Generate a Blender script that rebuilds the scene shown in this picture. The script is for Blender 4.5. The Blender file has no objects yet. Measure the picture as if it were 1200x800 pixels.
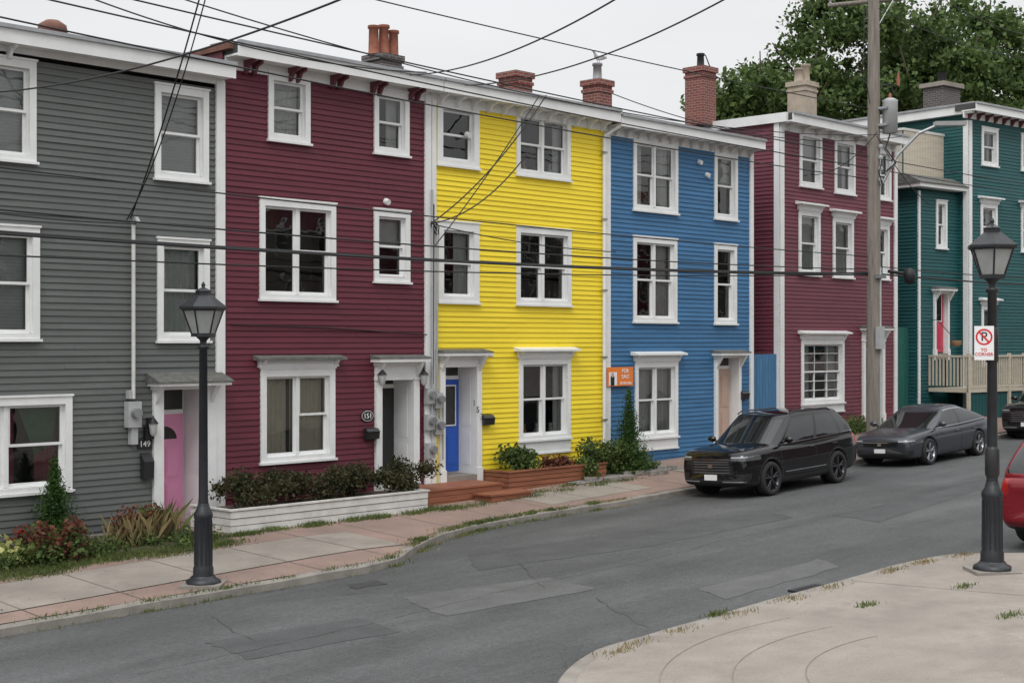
import bpy, bmesh, math, random
import numpy as np
from mathutils import Vector, Matrix
from mathutils.bvhtree import BVHTree
R=random.Random(7)
EYE=3.6; FPX=1667.0; K=.0326
TH=math.atan2(1667,1600)
DX,DY=math.cos(TH),math.sin(TH); NX,NY=DY,-DX
P0=((262-600)/(K*1938),FPX/(K*1938))
FR=Matrix.Translation((P0[0],P0[1],0))@Matrix.Rotation(TH,4,'Z')
LK=math.hypot(1600,1667)/K
def fu(x): return LK*(1/(2200-x)-1/1938)          # metres along the terrace
def fz(x,y): return EYE+(400-y)/(K*(2200-x))      # height on the facade plane
def Wd(u,v,z): return Vector((P0[0]+u*DX+v*NX,P0[1]+u*DY+v*NY,z))
def RP(x,y,d): return Vector(((x-600)*d/FPX,d,EYE+(400-y)*d/FPX))
scene=bpy.context.scene
def clip(a,l,h): return max(l,min(h,a))
CU=[-60,-6.6,-3.5,-.9,.0,.7,1.6,2.5,3.5,5,8,30,120]; CV=[4.4,4.56,4.8,5.0,4.85,4.35,3.75,3.3,3.02,2.95,3.1,3.1,3.1]
def curb(u): return float(np.interp(u,CU,CV))
def gf(u): return EYE+float(np.interp(u,[-40,-6,0,5,11,17,22,30,60,120],[-4.2,-3.45,-3.33,-3.25,-3.06,-2.86,-2.55,-2.2,-1.2,-.5]))
def road_z(u,v): return EYE-3.62+.03*clip(u,-40,60)+.04*(clip(v,-5,45)-5)
def walk_z(u,v):
    vc=curb(u); t=clip(v/vc,0,1); return gf(u)*(1-t)+ (road_z(u,vc)+.13)*t
# ---------------------------------------------------------------- materials
def newmat(name):
    m=bpy.data.materials.new(name); m.use_nodes=True; nt=m.node_tree
    return m,nt,nt.nodes['Principled BSDF']
def mat(name,col,rough=.6,var=.15,scale=3.0,bump=0.0,bscale=40,metal=0,stretch=(1,1,1),dirt=0,spec=.5,fine=0,fscale=150,coat=0,dirtcol=(.12,.10,.08)):
    m,nt,b=newmat(name); N=nt.nodes; L=nt.links
    tc=N.new('ShaderNodeTexCoord'); mp=N.new('ShaderNodeMapping'); mp.inputs['Scale'].default_value=stretch
    L.new(tc.outputs['Object'],mp.inputs[0])
    nz=N.new('ShaderNodeTexNoise'); nz.inputs['Scale'].default_value=scale; nz.inputs['Detail'].default_value=6; nz.inputs['Roughness'].default_value=.6
    L.new(mp.outputs[0],nz.inputs[0])
    cr=N.new('ShaderNodeValToRGB'); e=cr.color_ramp.elements; e[0].position=.3; e[1].position=.7
    e[0].color=(*[c*(1-var) for c in col],1); e[1].color=(*[min(1,c*(1+var)) for c in col],1)
    L.new(nz.outputs[0],cr.inputs[0]); out=cr.outputs[0]
    if fine:
        n2=N.new('ShaderNodeTexNoise'); n2.inputs['Scale'].default_value=fscale; n2.inputs['Detail'].default_value=3; L.new(tc.outputs['Object'],n2.inputs[0])
        mr=N.new('ShaderNodeMapRange'); mr.inputs[1].default_value=.3; mr.inputs[2].default_value=.7; mr.inputs[3].default_value=1-fine; mr.inputs[4].default_value=1+fine
        L.new(n2.outputs[0],mr.inputs[0]); mx=N.new('ShaderNodeVectorMath'); mx.operation='SCALE'; L.new(out,mx.inputs[0]); L.new(mr.outputs[0],mx.inputs['Scale']); out=mx.outputs[0]
    if dirt:
        n3=N.new('ShaderNodeTexNoise'); n3.inputs['Scale'].default_value=1.3; n3.inputs['Detail'].default_value=8; n3.inputs['Roughness'].default_value=.75; L.new(tc.outputs['Object'],n3.inputs[0])
        mr=N.new('ShaderNodeMapRange'); mr.inputs[1].default_value=.5; mr.inputs[2].default_value=.78; mr.inputs[3].default_value=0; mr.inputs[4].default_value=dirt; L.new(n3.outputs[0],mr.inputs[0])
        mx=N.new('ShaderNodeMixRGB'); L.new(mr.outputs[0],mx.inputs[0]); L.new(out,mx.inputs[1]); mx.inputs[2].default_value=(*dirtcol,1); out=mx.outputs[0]
    L.new(out,b.inputs['Base Color'])
    b.inputs['Roughness'].default_value=rough; b.inputs['Metallic'].default_value=metal
    b.inputs['Specular IOR Level'].default_value=spec
    if coat: b.inputs['Coat Weight'].default_value=coat; b.inputs['Coat Roughness'].default_value=.03
    if bump:
        nb=N.new('ShaderNodeTexNoise'); nb.inputs['Scale'].default_value=bscale; nb.inputs['Detail'].default_value=4; L.new(tc.outputs['Object'],nb.inputs[0])
        bp=N.new('ShaderNodeBump'); bp.inputs['Strength'].default_value=bump; bp.inputs['Distance'].default_value=.02; L.new(nb.outputs[0],bp.inputs['Height']); L.new(bp.outputs[0],b.inputs['Normal'])
    return m
def siding_mat(name,col,var=.10,dirt=.12,wash=(.3,.3,.3)):
    # painted clapboard: per-board tone shift, weathering, scattered scuffs
    m,nt,b=newmat(name); N=nt.nodes; L=nt.links
    tc=N.new('ShaderNodeTexCoord'); sp=N.new('ShaderNodeSeparateXYZ'); L.new(tc.outputs['Object'],sp.inputs[0])
    dv=N.new('ShaderNodeMath'); dv.operation='DIVIDE'; dv.inputs[1].default_value=.112; L.new(sp.outputs[2],dv.inputs[0])
    fl=N.new('ShaderNodeMath'); fl.operation='FLOOR'; L.new(dv.outputs[0],fl.inputs[0])
    dx=N.new('ShaderNodeMath'); dx.operation='MULTIPLY_ADD'; dx.inputs[1].default_value=.31; L.new(sp.outputs[0],dx.inputs[0])
    m7=N.new('ShaderNodeMath'); m7.operation='MULTIPLY'; m7.inputs[1].default_value=.618; L.new(fl.outputs[0],m7.inputs[0]); L.new(m7.outputs[0],dx.inputs[2])
    fx=N.new('ShaderNodeMath'); fx.operation='FLOOR'; L.new(dx.outputs[0],fx.inputs[0])
    cb=N.new('ShaderNodeCombineXYZ'); L.new(fx.outputs[0],cb.inputs[0]); L.new(fl.outputs[0],cb.inputs[1])
    wn=N.new('ShaderNodeTexWhiteNoise'); wn.noise_dimensions='3D'; L.new(cb.outputs[0],wn.inputs[0])
    mp=N.new('ShaderNodeMapping'); mp.inputs['Scale'].default_value=(.7,.7,2.5); L.new(tc.outputs['Object'],mp.inputs[0])
    nz=N.new('ShaderNodeTexNoise'); nz.inputs['Scale'].default_value=1.4; nz.inputs['Detail'].default_value=8; nz.inputs['Roughness'].default_value=.65; L.new(mp.outputs[0],nz.inputs[0])
    ad=N.new('ShaderNodeMath'); ad.operation='MULTIPLY_ADD'; ad.inputs[1].default_value=.35; L.new(wn.outputs[0],ad.inputs[0]); L.new(nz.outputs[0],ad.inputs[2])
    cr=N.new('ShaderNodeValToRGB'); e=cr.color_ramp.elements; e[0].position=.4; e[1].position=.95
    e[0].color=(*[c*(1-var) for c in col],1); e[1].color=(*[min(.95,c*(1+var)) for c in col],1); L.new(ad.outputs[0],cr.inputs[0])
    mp2=N.new('ShaderNodeMapping'); mp2.inputs['Scale'].default_value=(1,1,3); L.new(tc.outputs['Object'],mp2.inputs[0])
    n3=N.new('ShaderNodeTexNoise'); n3.inputs['Scale'].default_value=4; n3.inputs['Detail'].default_value=9; n3.inputs['Roughness'].default_value=.8; L.new(mp2.outputs[0],n3.inputs[0])
    mr=N.new('ShaderNodeMapRange'); mr.inputs[1].default_value=.52; mr.inputs[2].default_value=.8; mr.inputs[3].default_value=0; mr.inputs[4].default_value=dirt*2; L.new(n3.outputs[0],mr.inputs[0])
    mx=N.new('ShaderNodeMixRGB'); L.new(mr.outputs[0],mx.inputs[0]); L.new(cr.outputs[0],mx.inputs[1]); mx.inputs[2].default_value=(*wash,1)
    L.new(mx.outputs[0],b.inputs['Base Color']); b.inputs['Roughness'].default_value=.55; b.inputs['Specular IOR Level'].default_value=.35
    nb=N.new('ShaderNodeTexNoise'); nb.inputs['Scale'].default_value=25; mp3=N.new('ShaderNodeMapping'); mp3.inputs['Scale'].default_value=(.15,1,1.5); L.new(tc.outputs['Object'],mp3.inputs[0]); L.new(mp3.outputs[0],nb.inputs[0])
    bp=N.new('ShaderNodeBump'); bp.inputs['Strength'].default_value=.25; bp.inputs['Distance'].default_value=.01; L.new(nb.outputs[0],bp.inputs['Height']); L.new(bp.outputs[0],b.inputs['Normal'])
    return m
def leafmat(name,c1,c2,ns=.8):
    m,nt,b=newmat(name); N=nt.nodes; L=nt.links
    g=N.new('ShaderNodeNewGeometry'); tc=N.new('ShaderNodeTexCoord')
    nz=N.new('ShaderNodeTexNoise'); nz.inputs['Scale'].default_value=ns; nz.inputs['Detail'].default_value=3; L.new(tc.outputs['Object'],nz.inputs[0])
    ad=N.new('ShaderNodeMath'); ad.operation='MULTIPLY_ADD'; ad.inputs[1].default_value=.5; L.new(g.outputs['Random Per Island'],ad.inputs[0]); L.new(nz.outputs[0],ad.inputs[2])
    cr=N.new('ShaderNodeValToRGB'); e=cr.color_ramp.elements; e[0].position=.4; e[1].position=1.0; e[0].color=(*c1,1); e[1].color=(*c2,1); L.new(ad.outputs[0],cr.inputs[0])
    L.new(cr.outputs[0],b.inputs['Base Color']); b.inputs['Roughness'].default_value=.6; b.inputs['Specular IOR Level'].default_value=.25
    tr=N.new('ShaderNodeBsdfTranslucent'); L.new(cr.outputs[0],tr.inputs[0]); ms=N.new('ShaderNodeMixShader'); ms.inputs[0].default_value=.3
    L.new(b.outputs[0],ms.inputs[1]); L.new(tr.outputs[0],ms.inputs[2]); L.new(ms.outputs[0],N['Material Output'].inputs[0]); return m
def glassmat(name,tint=(.75,.78,.78),mul=1.3,add=.03,bump=.03):
    m,nt,b=newmat(name); N=nt.nodes; L=nt.links; N.remove(b)
    fr=N.new('ShaderNodeFresnel'); fr.inputs[0].default_value=1.5
    ma=N.new('ShaderNodeMath'); ma.operation='MULTIPLY_ADD'; ma.inputs[1].default_value=mul; ma.inputs[2].default_value=add; ma.use_clamp=True; L.new(fr.outputs[0],ma.inputs[0])
    t=N.new('ShaderNodeBsdfTransparent'); t.inputs[0].default_value=(*tint,1); g=N.new('ShaderNodeBsdfGlossy'); g.inputs['Roughness'].default_value=.02
    tc=N.new('ShaderNodeTexCoord'); nb=N.new('ShaderNodeTexNoise'); nb.inputs['Scale'].default_value=1.5; L.new(tc.outputs['Object'],nb.inputs[0])
    bp=N.new('ShaderNodeBump'); bp.inputs['Strength'].default_value=bump*10; bp.inputs['Distance'].default_value=.02; L.new(nb.outputs[0],bp.inputs['Height']); L.new(bp.outputs[0],g.inputs['Normal'])
    ms=N.new('ShaderNodeMixShader'); L.new(ma.outputs[0],ms.inputs[0]); L.new(t.outputs[0],ms.inputs[1]); L.new(g.outputs[0],ms.inputs[2]); L.new(ms.outputs[0],N['Material Output'].inputs[0]); return m
def brickmat(name,c1,c2,mortar):
    m,nt,b=newmat(name); N=nt.nodes; L=nt.links
    tc=N.new('ShaderNodeTexCoord'); sp=N.new('ShaderNodeSeparateXYZ'); L.new(tc.outputs['Object'],sp.inputs[0])
    a=N.new('ShaderNodeMath'); a.operation='ADD'; L.new(sp.outputs[0],a.inputs[0]); L.new(sp.outputs[1],a.inputs[1])
    cb=N.new('ShaderNodeCombineXYZ'); L.new(a.outputs[0],cb.inputs[0]); L.new(sp.outputs[2],cb.inputs[1])
    bt=N.new('ShaderNodeTexBrick'); bt.inputs['Scale'].default_value=1; bt.inputs['Brick Width'].default_value=.21; bt.inputs['Row Height'].default_value=.075; bt.inputs['Mortar Size'].default_value=.008
    bt.inputs['Color1'].default_value=(*c1,1); bt.inputs['Color2'].default_value=(*c2,1); bt.inputs['Mortar'].default_value=(*mortar,1); L.new(cb.outputs[0],bt.inputs[0])
    L.new(bt.outputs[0],b.inputs['Base Color']); b.inputs['Roughness'].default_value=.85; return m

M={}
M['grey']=siding_mat('siding_grey',(.112,.120,.115),.14,.12,(.2,.2,.19))
M['maroon']=siding_mat('siding_maroon',(.115,.020,.034),.14,.08,(.2,.1,.11))
M['yellow']=siding_mat('siding_yellow',(.88,.68,.035),.05,.10,(.60,.45,.10))
M['blue']=siding_mat('siding_blue',(.045,.15,.30),.14,.16,(.12,.26,.40))
M['maroon2']=siding_mat('siding_dusty_maroon',(.15,.038,.055),.10,.08,(.2,.12,.12))
M['teal']=siding_mat('siding_teal',(.014,.085,.088),.12,.06,(.06,.14,.14))
M['taupe']=siding_mat('siding_taupe',(.22,.19,.16),.12,.1,(.3,.28,.25))
M['white']=mat('white_trim_paint',(.76,.77,.76),.45,.05,2,dirt=.3,dirtcol=(.38,.36,.33))
M['white2']=mat('old_white_paint',(.62,.61,.58),.6,.12,4,dirt=.6,dirtcol=(.25,.23,.2))
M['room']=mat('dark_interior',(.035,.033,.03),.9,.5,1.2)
M['curtain']=mat('curtain_white',(.62,.61,.58),.9,.08,3)
M['blind']=mat('blind_grey',(.50,.51,.50),.8,.05,3)
M['beige']=mat('curtain_beige',(.56,.50,.39),.9,.1,3)
M['redcloth']=mat('curtain_red',(.28,.05,.07),.9,.2,3)
M['greencloth']=mat('curtain_green',(.05,.16,.09),.9,.2,3)
M['glass']=glassmat('window_glass')
M['pink']=mat('door_pink',(.74,.30,.49),.4,.05)
M['bluedoor']=mat('door_blue',(.02,.10,.48),.35,.05)
M['blackdoor']=mat('door_black',(.02,.02,.022),.35,.1)
M['tandoor']=mat('door_tan',(.50,.36,.29),.5,.06)
M['reddoor']=mat('door_red',(.55,.05,.10),.4,.05)
M['bracketred']=mat('bracket_dark_red',(.13,.03,.04),.5,.1)
M['roof']=mat('roof_felt',(.06,.06,.06),.9,.3,2,fine=.3)
M['rust']=mat('rusty_flashing',(.16,.07,.05),.8,.3,3)
M['shingle']=mat('shingles',(.12,.12,.11),.95,.35,9,bump=.6)
M['metal']=mat('galvanised_metal',(.35,.36,.37),.4,.15,4,metal=.7)
M['greybox']=mat('meter_grey',(.38,.39,.39),.5,.1)
M['black']=mat('black_paint',(.018,.018,.02),.38,.15,5,bump=.1)
M['iron']=mat('lamp_iron',(.014,.016,.020),.42,.3,6,bump=.2,dirt=.25,dirtcol=(.06,.055,.05))
M['concrete']=mat('concrete_slab',(.268,.237,.205),.9,.18,.9,bump=.3,bscale=60,fine=.20,fscale=90,dirt=.8,dirtcol=(.16,.14,.12))
M['kerb']=mat('kerb_concrete',(.24,.22,.195),.9,.2,3,bump=.4,fine=.2,dirt=.8,dirtcol=(.13,.115,.10))
M['redwalk']=mat('red_paving',(.25,.175,.145),.9,.18,.9,bump=.3,bscale=60,fine=.2,dirt=.65,dirtcol=(.16,.14,.125))
M['joint']=mat('joint_dirt',(.12,.11,.095),.95,.3,6)
M['jointlt']=mat('scored_joint',(.205,.182,.158),.95,.3,6)
M['soil']=mat('soil',(.085,.065,.048),1,.4,4,bump=.8,bscale=30,fine=.4,fscale=60)
M['ground']=mat('terrain_earth',(.11,.10,.075),1,.3,.4,fine=.3)
M['gravel']=mat('gravel',(.24,.23,.22),.95,.35,25,bump=1,bscale=50,fine=.4,fscale=60)
M['cedarwood']=mat('stained_wood',(.26,.095,.05),.6,.3,5,stretch=(.3,1,4))
M['deckwood']=mat('cream_wood',(.50,.45,.36),.7,.12,5,stretch=(.3,1,4))
M['polewood']=mat('pole_wood',(.21,.185,.16),.9,.3,5,stretch=(3,3,.25),bump=.6,bscale=25)
M['brick']=brickmat('chimney_brick',(.24,.065,.05),(.17,.045,.035),(.26,.22,.2))
M['brickdark']=brickmat('dark_brick',(.10,.085,.08),(.07,.06,.06),(.2,.19,.18))
M['buff']=mat('buff_render',(.40,.34,.27),.85,.15,4,dirt=.5)
M['terracotta']=mat('terracotta',(.30,.11,.07),.8,.3,6)
M['orange']=mat('orange_sign',(.80,.21,.03),.5,.04)
M['signwhite']=mat('sign_white',(.8,.8,.8),.4,.03)
M['signred']=mat('sign_red',(.65,.02,.03),.4,.03)
M['bluefence']=mat('fence_blue',(.05,.16,.30),.6,.2,4,stretch=(3,3,.4))
M['tealfence']=mat('fence_teal',(.02,.12,.10),.6,.2,4,stretch=(3,3,.4))
M['bark']=mat('bark',(.10,.08,.06),.95,.3,5,bump=.8)
M['cable']=mat('cable_black',(.012,.012,.013),.6,.1)
M['pot']=mat('hanging_pot',(.35,.2,.1),.7,.1)
def tex_road():
    m,nt,b=newmat('asphalt'); N=nt.nodes; L=nt.links
    tc=N.new('ShaderNodeTexCoord')
    def noise(sc,st,det=6,ro=.6):
        mp=N.new('ShaderNodeMapping'); mp.inputs['Scale'].default_value=st; L.new(tc.outputs['Object'],mp.inputs[0])
        n=N.new('ShaderNodeTexNoise'); n.inputs['Scale'].default_value=sc; n.inputs['Detail'].default_value=det; n.inputs['Roughness'].default_value=ro; L.new(mp.outputs[0],n.inputs[0]); return n.outputs[0]
    def mr(s,a,b_,c,d):
        r=N.new('ShaderNodeMapRange'); r.inputs[1].default_value=a; r.inputs[2].default_value=b_; r.inputs[3].default_value=c; r.inputs[4].default_value=d; L.new(s,r.inputs[0]); return r.outputs[0]
    def mul(a,b_):
        r=N.new('ShaderNodeMath'); r.operation='MULTIPLY'; L.new(a,r.inputs[0]); L.new(b_,r.inputs[1]); return r.outputs[0]
    a=mr(noise(.8,(.12,1,1)),.3,.7,.76,1.22)      # wheel-path streaks along the street
    c=mr(noise(.35,(1,1,1),8,.7),.35,.65,.82,1.17)
    f=mr(noise(70,(1,1,1),2),.3,.7,.62,1.38)
    f2=mr(noise(14,(1,1,1),4),.35,.65,.88,1.12)
    v=mul(mul(a,c),mul(f,f2))
    st=mr(noise(2.2,(1,1,1),9,.8),.60,.75,1.0,.70)
    v=mul(v,st)
    sc=N.new('ShaderNodeVectorMath'); sc.operation='SCALE'; sc.inputs[0].default_value=(.084,.086,.0865); L.new(v,sc.inputs['Scale'])
    L.new(sc.outputs[0],b.inputs['Base Color']); b.inputs['Roughness'].default_value=.85; b.inputs['Specular IOR Level'].default_value=.3
    nb=N.new('ShaderNodeTexNoise'); nb.inputs['Scale'].default_value=80; L.new(tc.outputs['Object'],nb.inputs[0])
    bp=N.new('ShaderNodeBump'); bp.inputs['Strength'].default_value=.6; bp.inputs['Distance'].default_value=.012; L.new(nb.outputs[0],bp.inputs['Height']); L.new(bp.outputs[0],b.inputs['Normal'])
    return m
M['asphalt']=tex_road()
M['patch']=mat('asphalt_patch',(.064,.066,.067),.85,.2,1.5,bump=.5,bscale=80,fine=.38,fscale=70)
M['patchlt']=mat('asphalt_patch_worn',(.096,.097,.096),.85,.2,1.5,bump=.5,bscale=80,fine=.38,fscale=70)
M['tar']=mat('crack_sealant',(.042,.042,.042),.7,.3,4)
# ---------------------------------------------------------------- mesh builder
PW={}
def empty(name,mw=None):
    e=bpy.data.objects.new(name,None); scene.collection.objects.link(e); mw=mw or Matrix.Identity(4)
    e.matrix_basis=mw; e.empty_display_size=.3; PW[e.name]=mw.copy(); return e
def attach(o,parent,mw):
    if parent is not None:
        o.parent=parent; o.matrix_basis=PW[parent.name].inverted()@mw
    else: o.matrix_basis=mw
class MB:
    def __init__(s): s.v=[];s.f=[];s.m=[];s.s=[];s.mats=[]
    def mi(s,m):
        m=M[m] if isinstance(m,str) else m
        if m not in s.mats: s.mats.append(m)
        return s.mats.index(m)
    def add(s,vs,fs,m,smooth=False):
        o=len(s.v); s.v+= [tuple(p) for p in vs]; i=s.mi(m)
        for f in fs: s.f.append(tuple(a+o for a in f)); s.m.append(i); s.s.append(smooth)
    def box(s,x0,x1,o0,o1,z0,z1,m):
        vs=[(x,-o,z) for z in (z0,z1) for o in (o0,o1) for x in (x0,x1)]
        s.add(vs,[(0,2,3,1),(4,5,7,6),(0,1,5,4),(1,3,7,5),(3,2,6,7),(2,0,4,6)],m)
    def prism(s,x0,x1,prof,m):   # profile (out,z) swept along x
        n=len(prof); vs=[(x0,-o,z) for o,z in prof]+[(x1,-o,z) for o,z in prof]
        s.add(vs,[(i,(i+1)%n,(i+1)%n+n,i+n) for i in range(n)]+[tuple(range(n)),tuple(range(2*n-1,n-1,-1))],m)
    def quad(s,ps,m): s.add(ps,[tuple(range(len(ps)))],m)
    def tube(s,p0,p1,r0,r1,m,seg=10,smooth=True):
        p0=Vector(p0);p1=Vector(p1); d=(p1-p0).normalized(); a=d.orthogonal().normalized(); b=d.cross(a)
        vs=[]
        for p,r in((p0,r0),(p1,r1)):
            for i in range(seg):
                t=2*math.pi*i/seg; vs.append(p+a*math.cos(t)*r+b*math.sin(t)*r)
        s.add(vs,[(i,(i+1)%seg,(i+1)%seg+seg,i+seg) for i in range(seg)],m,smooth)
        s.add(vs,[tuple(range(seg)),tuple(range(2*seg-1,seg-1,-1))],m)
    def path(s,pts,r,m,seg=8):
        for a,b in zip(pts[:-1],pts[1:]): s.tube(a,b,r,r,m,seg)
    def lathe(s,cx,cy,prof,m,seg=20,rot=0,smooth=True,sq=False):
        vs=[]
        for r,z in prof:
            for i in range(seg):
                t=2*math.pi*i/seg+rot; vs.append((cx+r*math.cos(t),cy+r*math.sin(t),z))
        n=len(prof); fs=[]
        for j in range(n-1):
            for i in range(seg): fs.append((j*seg+i,j*seg+(i+1)%seg,(j+1)*seg+(i+1)%seg,(j+1)*seg+i))
        s.add(vs,fs,m,smooth); s.add(vs,[tuple(range(seg)),tuple(range((n-1)*seg,n*seg))],m)
    def obj(s,name,parent=None,mw=None,norm=True):
        mw=mw or Matrix.Identity(4)
        me=bpy.data.meshes.new(name); me.from_pydata(s.v,[],s.f)
        for m in s.mats: me.materials.append(m)
        me.polygons.foreach_set('material_index',s.m); me.polygons.foreach_set('use_smooth',s.s)
        if norm:
            bm=bmesh.new(); bm.from_mesh(me); bmesh.ops.recalc_face_normals(bm,faces=bm.faces); bm.to_mesh(me); bm.free()
        me.update(); o=bpy.data.objects.new(name,me); scene.collection.objects.link(o); attach(o,parent,mw); return o
def text(body,size,mw,m,parent,name='lettering'):
    c=bpy.data.curves.new(name,'FONT'); c.body=body; c.size=size; c.extrude=.003; c.align_x='CENTER'; c.align_y='CENTER'; c.materials.append(M[m])
    o=bpy.data.objects.new(name,c); scene.collection.objects.link(o); attach(o,parent,mw); return o
RX=Matrix.Rotation(math.pi/2,4,'X')
# ---------------------------------------------------------------- siding / windows / doors
BH=.112
def siding(mb,x0,x1,z0,z1,holes,m):
    z=math.floor(z0/BH)*BH
    while z<z1-.01:
        zt=min(z+BH,z1); zm=(z+zt)/2; cuts=sorted([(h[0],h[1]) for h in holes if h[2]<zm<h[3]])
        a=x0
        segs=[]
        for c in cuts:
            if c[0]>a: segs.append((a,min(c[0],x1)))
            a=max(a,c[1])
        if a<x1: segs.append((a,x1))
        for p,q in segs:
            b0=p
            while b0<q-.001:
                b1=min(q,b0+R.uniform(2.2,4.5)); 
                if q-b1<.5: b1=q
                j=R.uniform(-.003,.003); dz=R.uniform(-.003,.003)
                mb.prism(b0,b1-(.002 if b1<q else 0),[(-.03,z+dz),(.028+j,z+dz),(.026+j,z+.012),(.006,zt+.006),(-.03,zt+.006)],m); b0=b1
        z+=BH
def curtain(mb,x0,x1,z0,z1,o,m,amp=.02,per=.11):
    n=max(4,int((x1-x0)/per*4)); vs=[];
    for i in range(n+1):
        x=x0+(x1-x0)*i/n; y=-(o+amp*math.sin(i*math.pi/2+R.uniform(-.4,.4))); vs+=[(x,y,z0),(x,y,z1)]
    mb.add(vs,[(2*i,2*i+2,2*i+3,2*i+1) for i in range(n)],m)
def window(mb,gl,x0,x1,z0,z1,kind='dh',cur=None,hood=False,panel=0,tw=.12,tm='white',holes=None):
    o=.055
    mb.box(x0,x0+tw,-.02,o,z0,z1,tm); mb.box(x1-tw,x1,-.02,o,z0,z1,tm)
    mb.box(x0+tw,x1-tw,-.02,o-.003,z1-tw*1.1,z1,tm); mb.box(x0-.02,x1+.02,.0,o+.02,z1,z1+.035,tm)
    mb.box(x0+tw,x1-tw,-.02,o-.003,z0,z0+tw*.75,tm); mb.box(x0-.03,x1+.03,.0,o+.04,z0-.045,z0-.001,tm)
    if hood:
        mb.box(x0-.06,x1+.06,.0,.09,z1+.036,z1+.17,tm); mb.prism(x0-.16,x1+.16,[(0,z1+.171),(.24,z1+.171),(.24,z1+.215),(0,z1+.27)],'shingle' if hood==2 else tm)
        for xx in (x0-.02,x1-.06): mb.prism(xx,xx+.08,[(.09,z1+.17),(.2,z1+.17),(.09,z1+.06)],tm)
    if panel:
        mb.box(x0,x1,-.02,.045,z0-panel,z0-.046,tm); mb.box(x0-.02,x1+.02,-.02,.07,z0-panel-.04,z0-panel-.001,tm)
    a,b,c,d=x0+tw,x1-tw,z0+tw*.75,z1-tw*1.1
    for (p,q,r,s_) in ((a,a+.02,c,d),(b-.02,b,c,d)): mb.box(p,q,-.16,-.02,r,s_,tm)
    mb.box(a,b,-.16,-.02,c,c+.02,tm)
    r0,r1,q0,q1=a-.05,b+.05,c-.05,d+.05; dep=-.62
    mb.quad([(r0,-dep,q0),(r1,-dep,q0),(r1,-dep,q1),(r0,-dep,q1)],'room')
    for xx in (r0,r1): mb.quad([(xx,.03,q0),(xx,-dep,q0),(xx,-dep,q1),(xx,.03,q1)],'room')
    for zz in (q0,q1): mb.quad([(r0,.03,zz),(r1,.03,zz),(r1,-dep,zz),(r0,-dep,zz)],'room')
    def sash(p,q,r,s_,o,mid=True):
        f=.045
        if mid:
            zm=(r+s_)/2
            for (r_,t_,oo) in ((zm-.015,s_,o),(r,zm+.02,o-.045)):
                mb.box(p,p+f,oo-.035,oo,r_,t_,tm); mb.box(q-f,q,oo-.035,oo,r_,t_,tm)
                mb.box(p+f,q-f,oo-.035,oo-.002,r_,r_+f,tm); mb.box(p+f,q-f,oo-.035,oo-.002,t_-f,t_,tm)
                gl.quad([(p+f,-(oo-.018),r_+f),(q-f,-(oo-.018),r_+f),(q-f,-(oo-.018),t_-f),(p+f,-(oo-.018),t_-f)],'glass')
        else:
            mb.box(p,p+f,o-.035,o,r,s_,tm); mb.box(q-f,q,o-.035,o,r,s_,tm); mb.box(p+f,q-f,o-.035,o-.002,r,r+f,tm); mb.box(p+f,q-f,o-.035,o-.002,s_-f,s_,tm)
            gl.quad([(p+f,-(o-.018),r+f),(q-f,-(o-.018),r+f),(q-f,-(o-.018),s_-f),(p+f,-(o-.018),s_-f)],'glass')
    c2=c+.02; a2,b2=a+.02,b-.02; so=-.03
    if kind=='dh': sash(a2,b2,c2,d,so)
    elif kind=='pair':
        m_=(a+b)/2; mb.box(m_-.04,m_+.04,-.1,.0,c2,d,tm); sash(a2,m_-.04,c2,d,so); sash(m_+.04,b2,c2,d,so)
    elif kind=='pic':
        m_=(a+b)/2; mb.box(m_-.04,m_+.04,-.1,.0,c2,d,tm); sash(a2,m_-.04,c2,d,so,False); sash(m_+.04,b2,c2,d,so,True)
    elif kind=='grid':
        sash(a2,b2,c2,d,so)
        for i in range(1,3):
            xx=a2+(b2-a2)*i/3; mb.box(xx-.009,xx+.009,so-.06,so-.012,c2+.05,d-.05,tm)
        for i in range(1,6):
            zz=c2+(d-c2)*i/6; mb.box(a2+.05,b2-.05,so-.058,so-.014,zz-.009,zz+.009,tm)
    w=b-a
    if cur=='full': curtain(mb,a,b,c,d,-.2,'curtain')
    elif cur=='blind':
        mb.box(a,b,-.2,-.185,c+(d-c)*.02,d,'blind')
        z=c+.05
        while z<d: mb.box(a,b,-.184,-.178,z,z+.012,'curtain'); z+=.06
    elif cur=='half':
        curtain(mb,a,a+w*.3,c,d,-.2,'curtain'); curtain(mb,b-w*.28,b,c,d,-.2,'curtain')
    elif cur=='right': curtain(mb,b-w*.45,b,c,d,-.2,'curtain')
    elif cur=='left': curtain(mb,a,a+w*.4,c,d,-.2,'curtain')
    elif cur=='low': mb.box(a,b,-.2,-.19,c,c+(d-c)*.25,'curtain')
    elif cur=='things':   # objects on the window ledge
        for i in range(3):
            xx=a+w*(.2+.27*i)+R.uniform(-.05,.05); mb.lathe(xx,.17,[(.05,c),(.07,c+.1),(.03,c+.18),(.05,c+.26)],'blind' if i else 'pot',8)
        curtain(mb,b-w*.16,b,c,d,-.2,'curtain')
    elif cur=='top': mb.box(a,b,-.2,-.19,c+(d-c)*.55,d,'curtain')
    elif cur=='beige': curtain(mb,a,a+w*.40,c,d,-.17,'beige'); curtain(mb,b-w*.55,b-w*.04,c,d,-.17,'beige')
    elif cur=='red': curtain(mb,a,a+w*.4,c,d,-.2,'beige'); curtain(mb,a+w*.4,a+w*.62,c,d,-.24,'redcloth'); mb.quad([(b-w*.36,.22,d),(b-w*.2,.22,c+.5),(b-w*.05,.22,c+.7),(b,.22,d)],'greencloth'); curtain(mb,b-w*.2,b,c,d,-.26,'redcloth')
    if holes is not None: holes.append((x0+.04,x1-.04,z0-(panel-.04 if panel else -.04),z1-.04))
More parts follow.
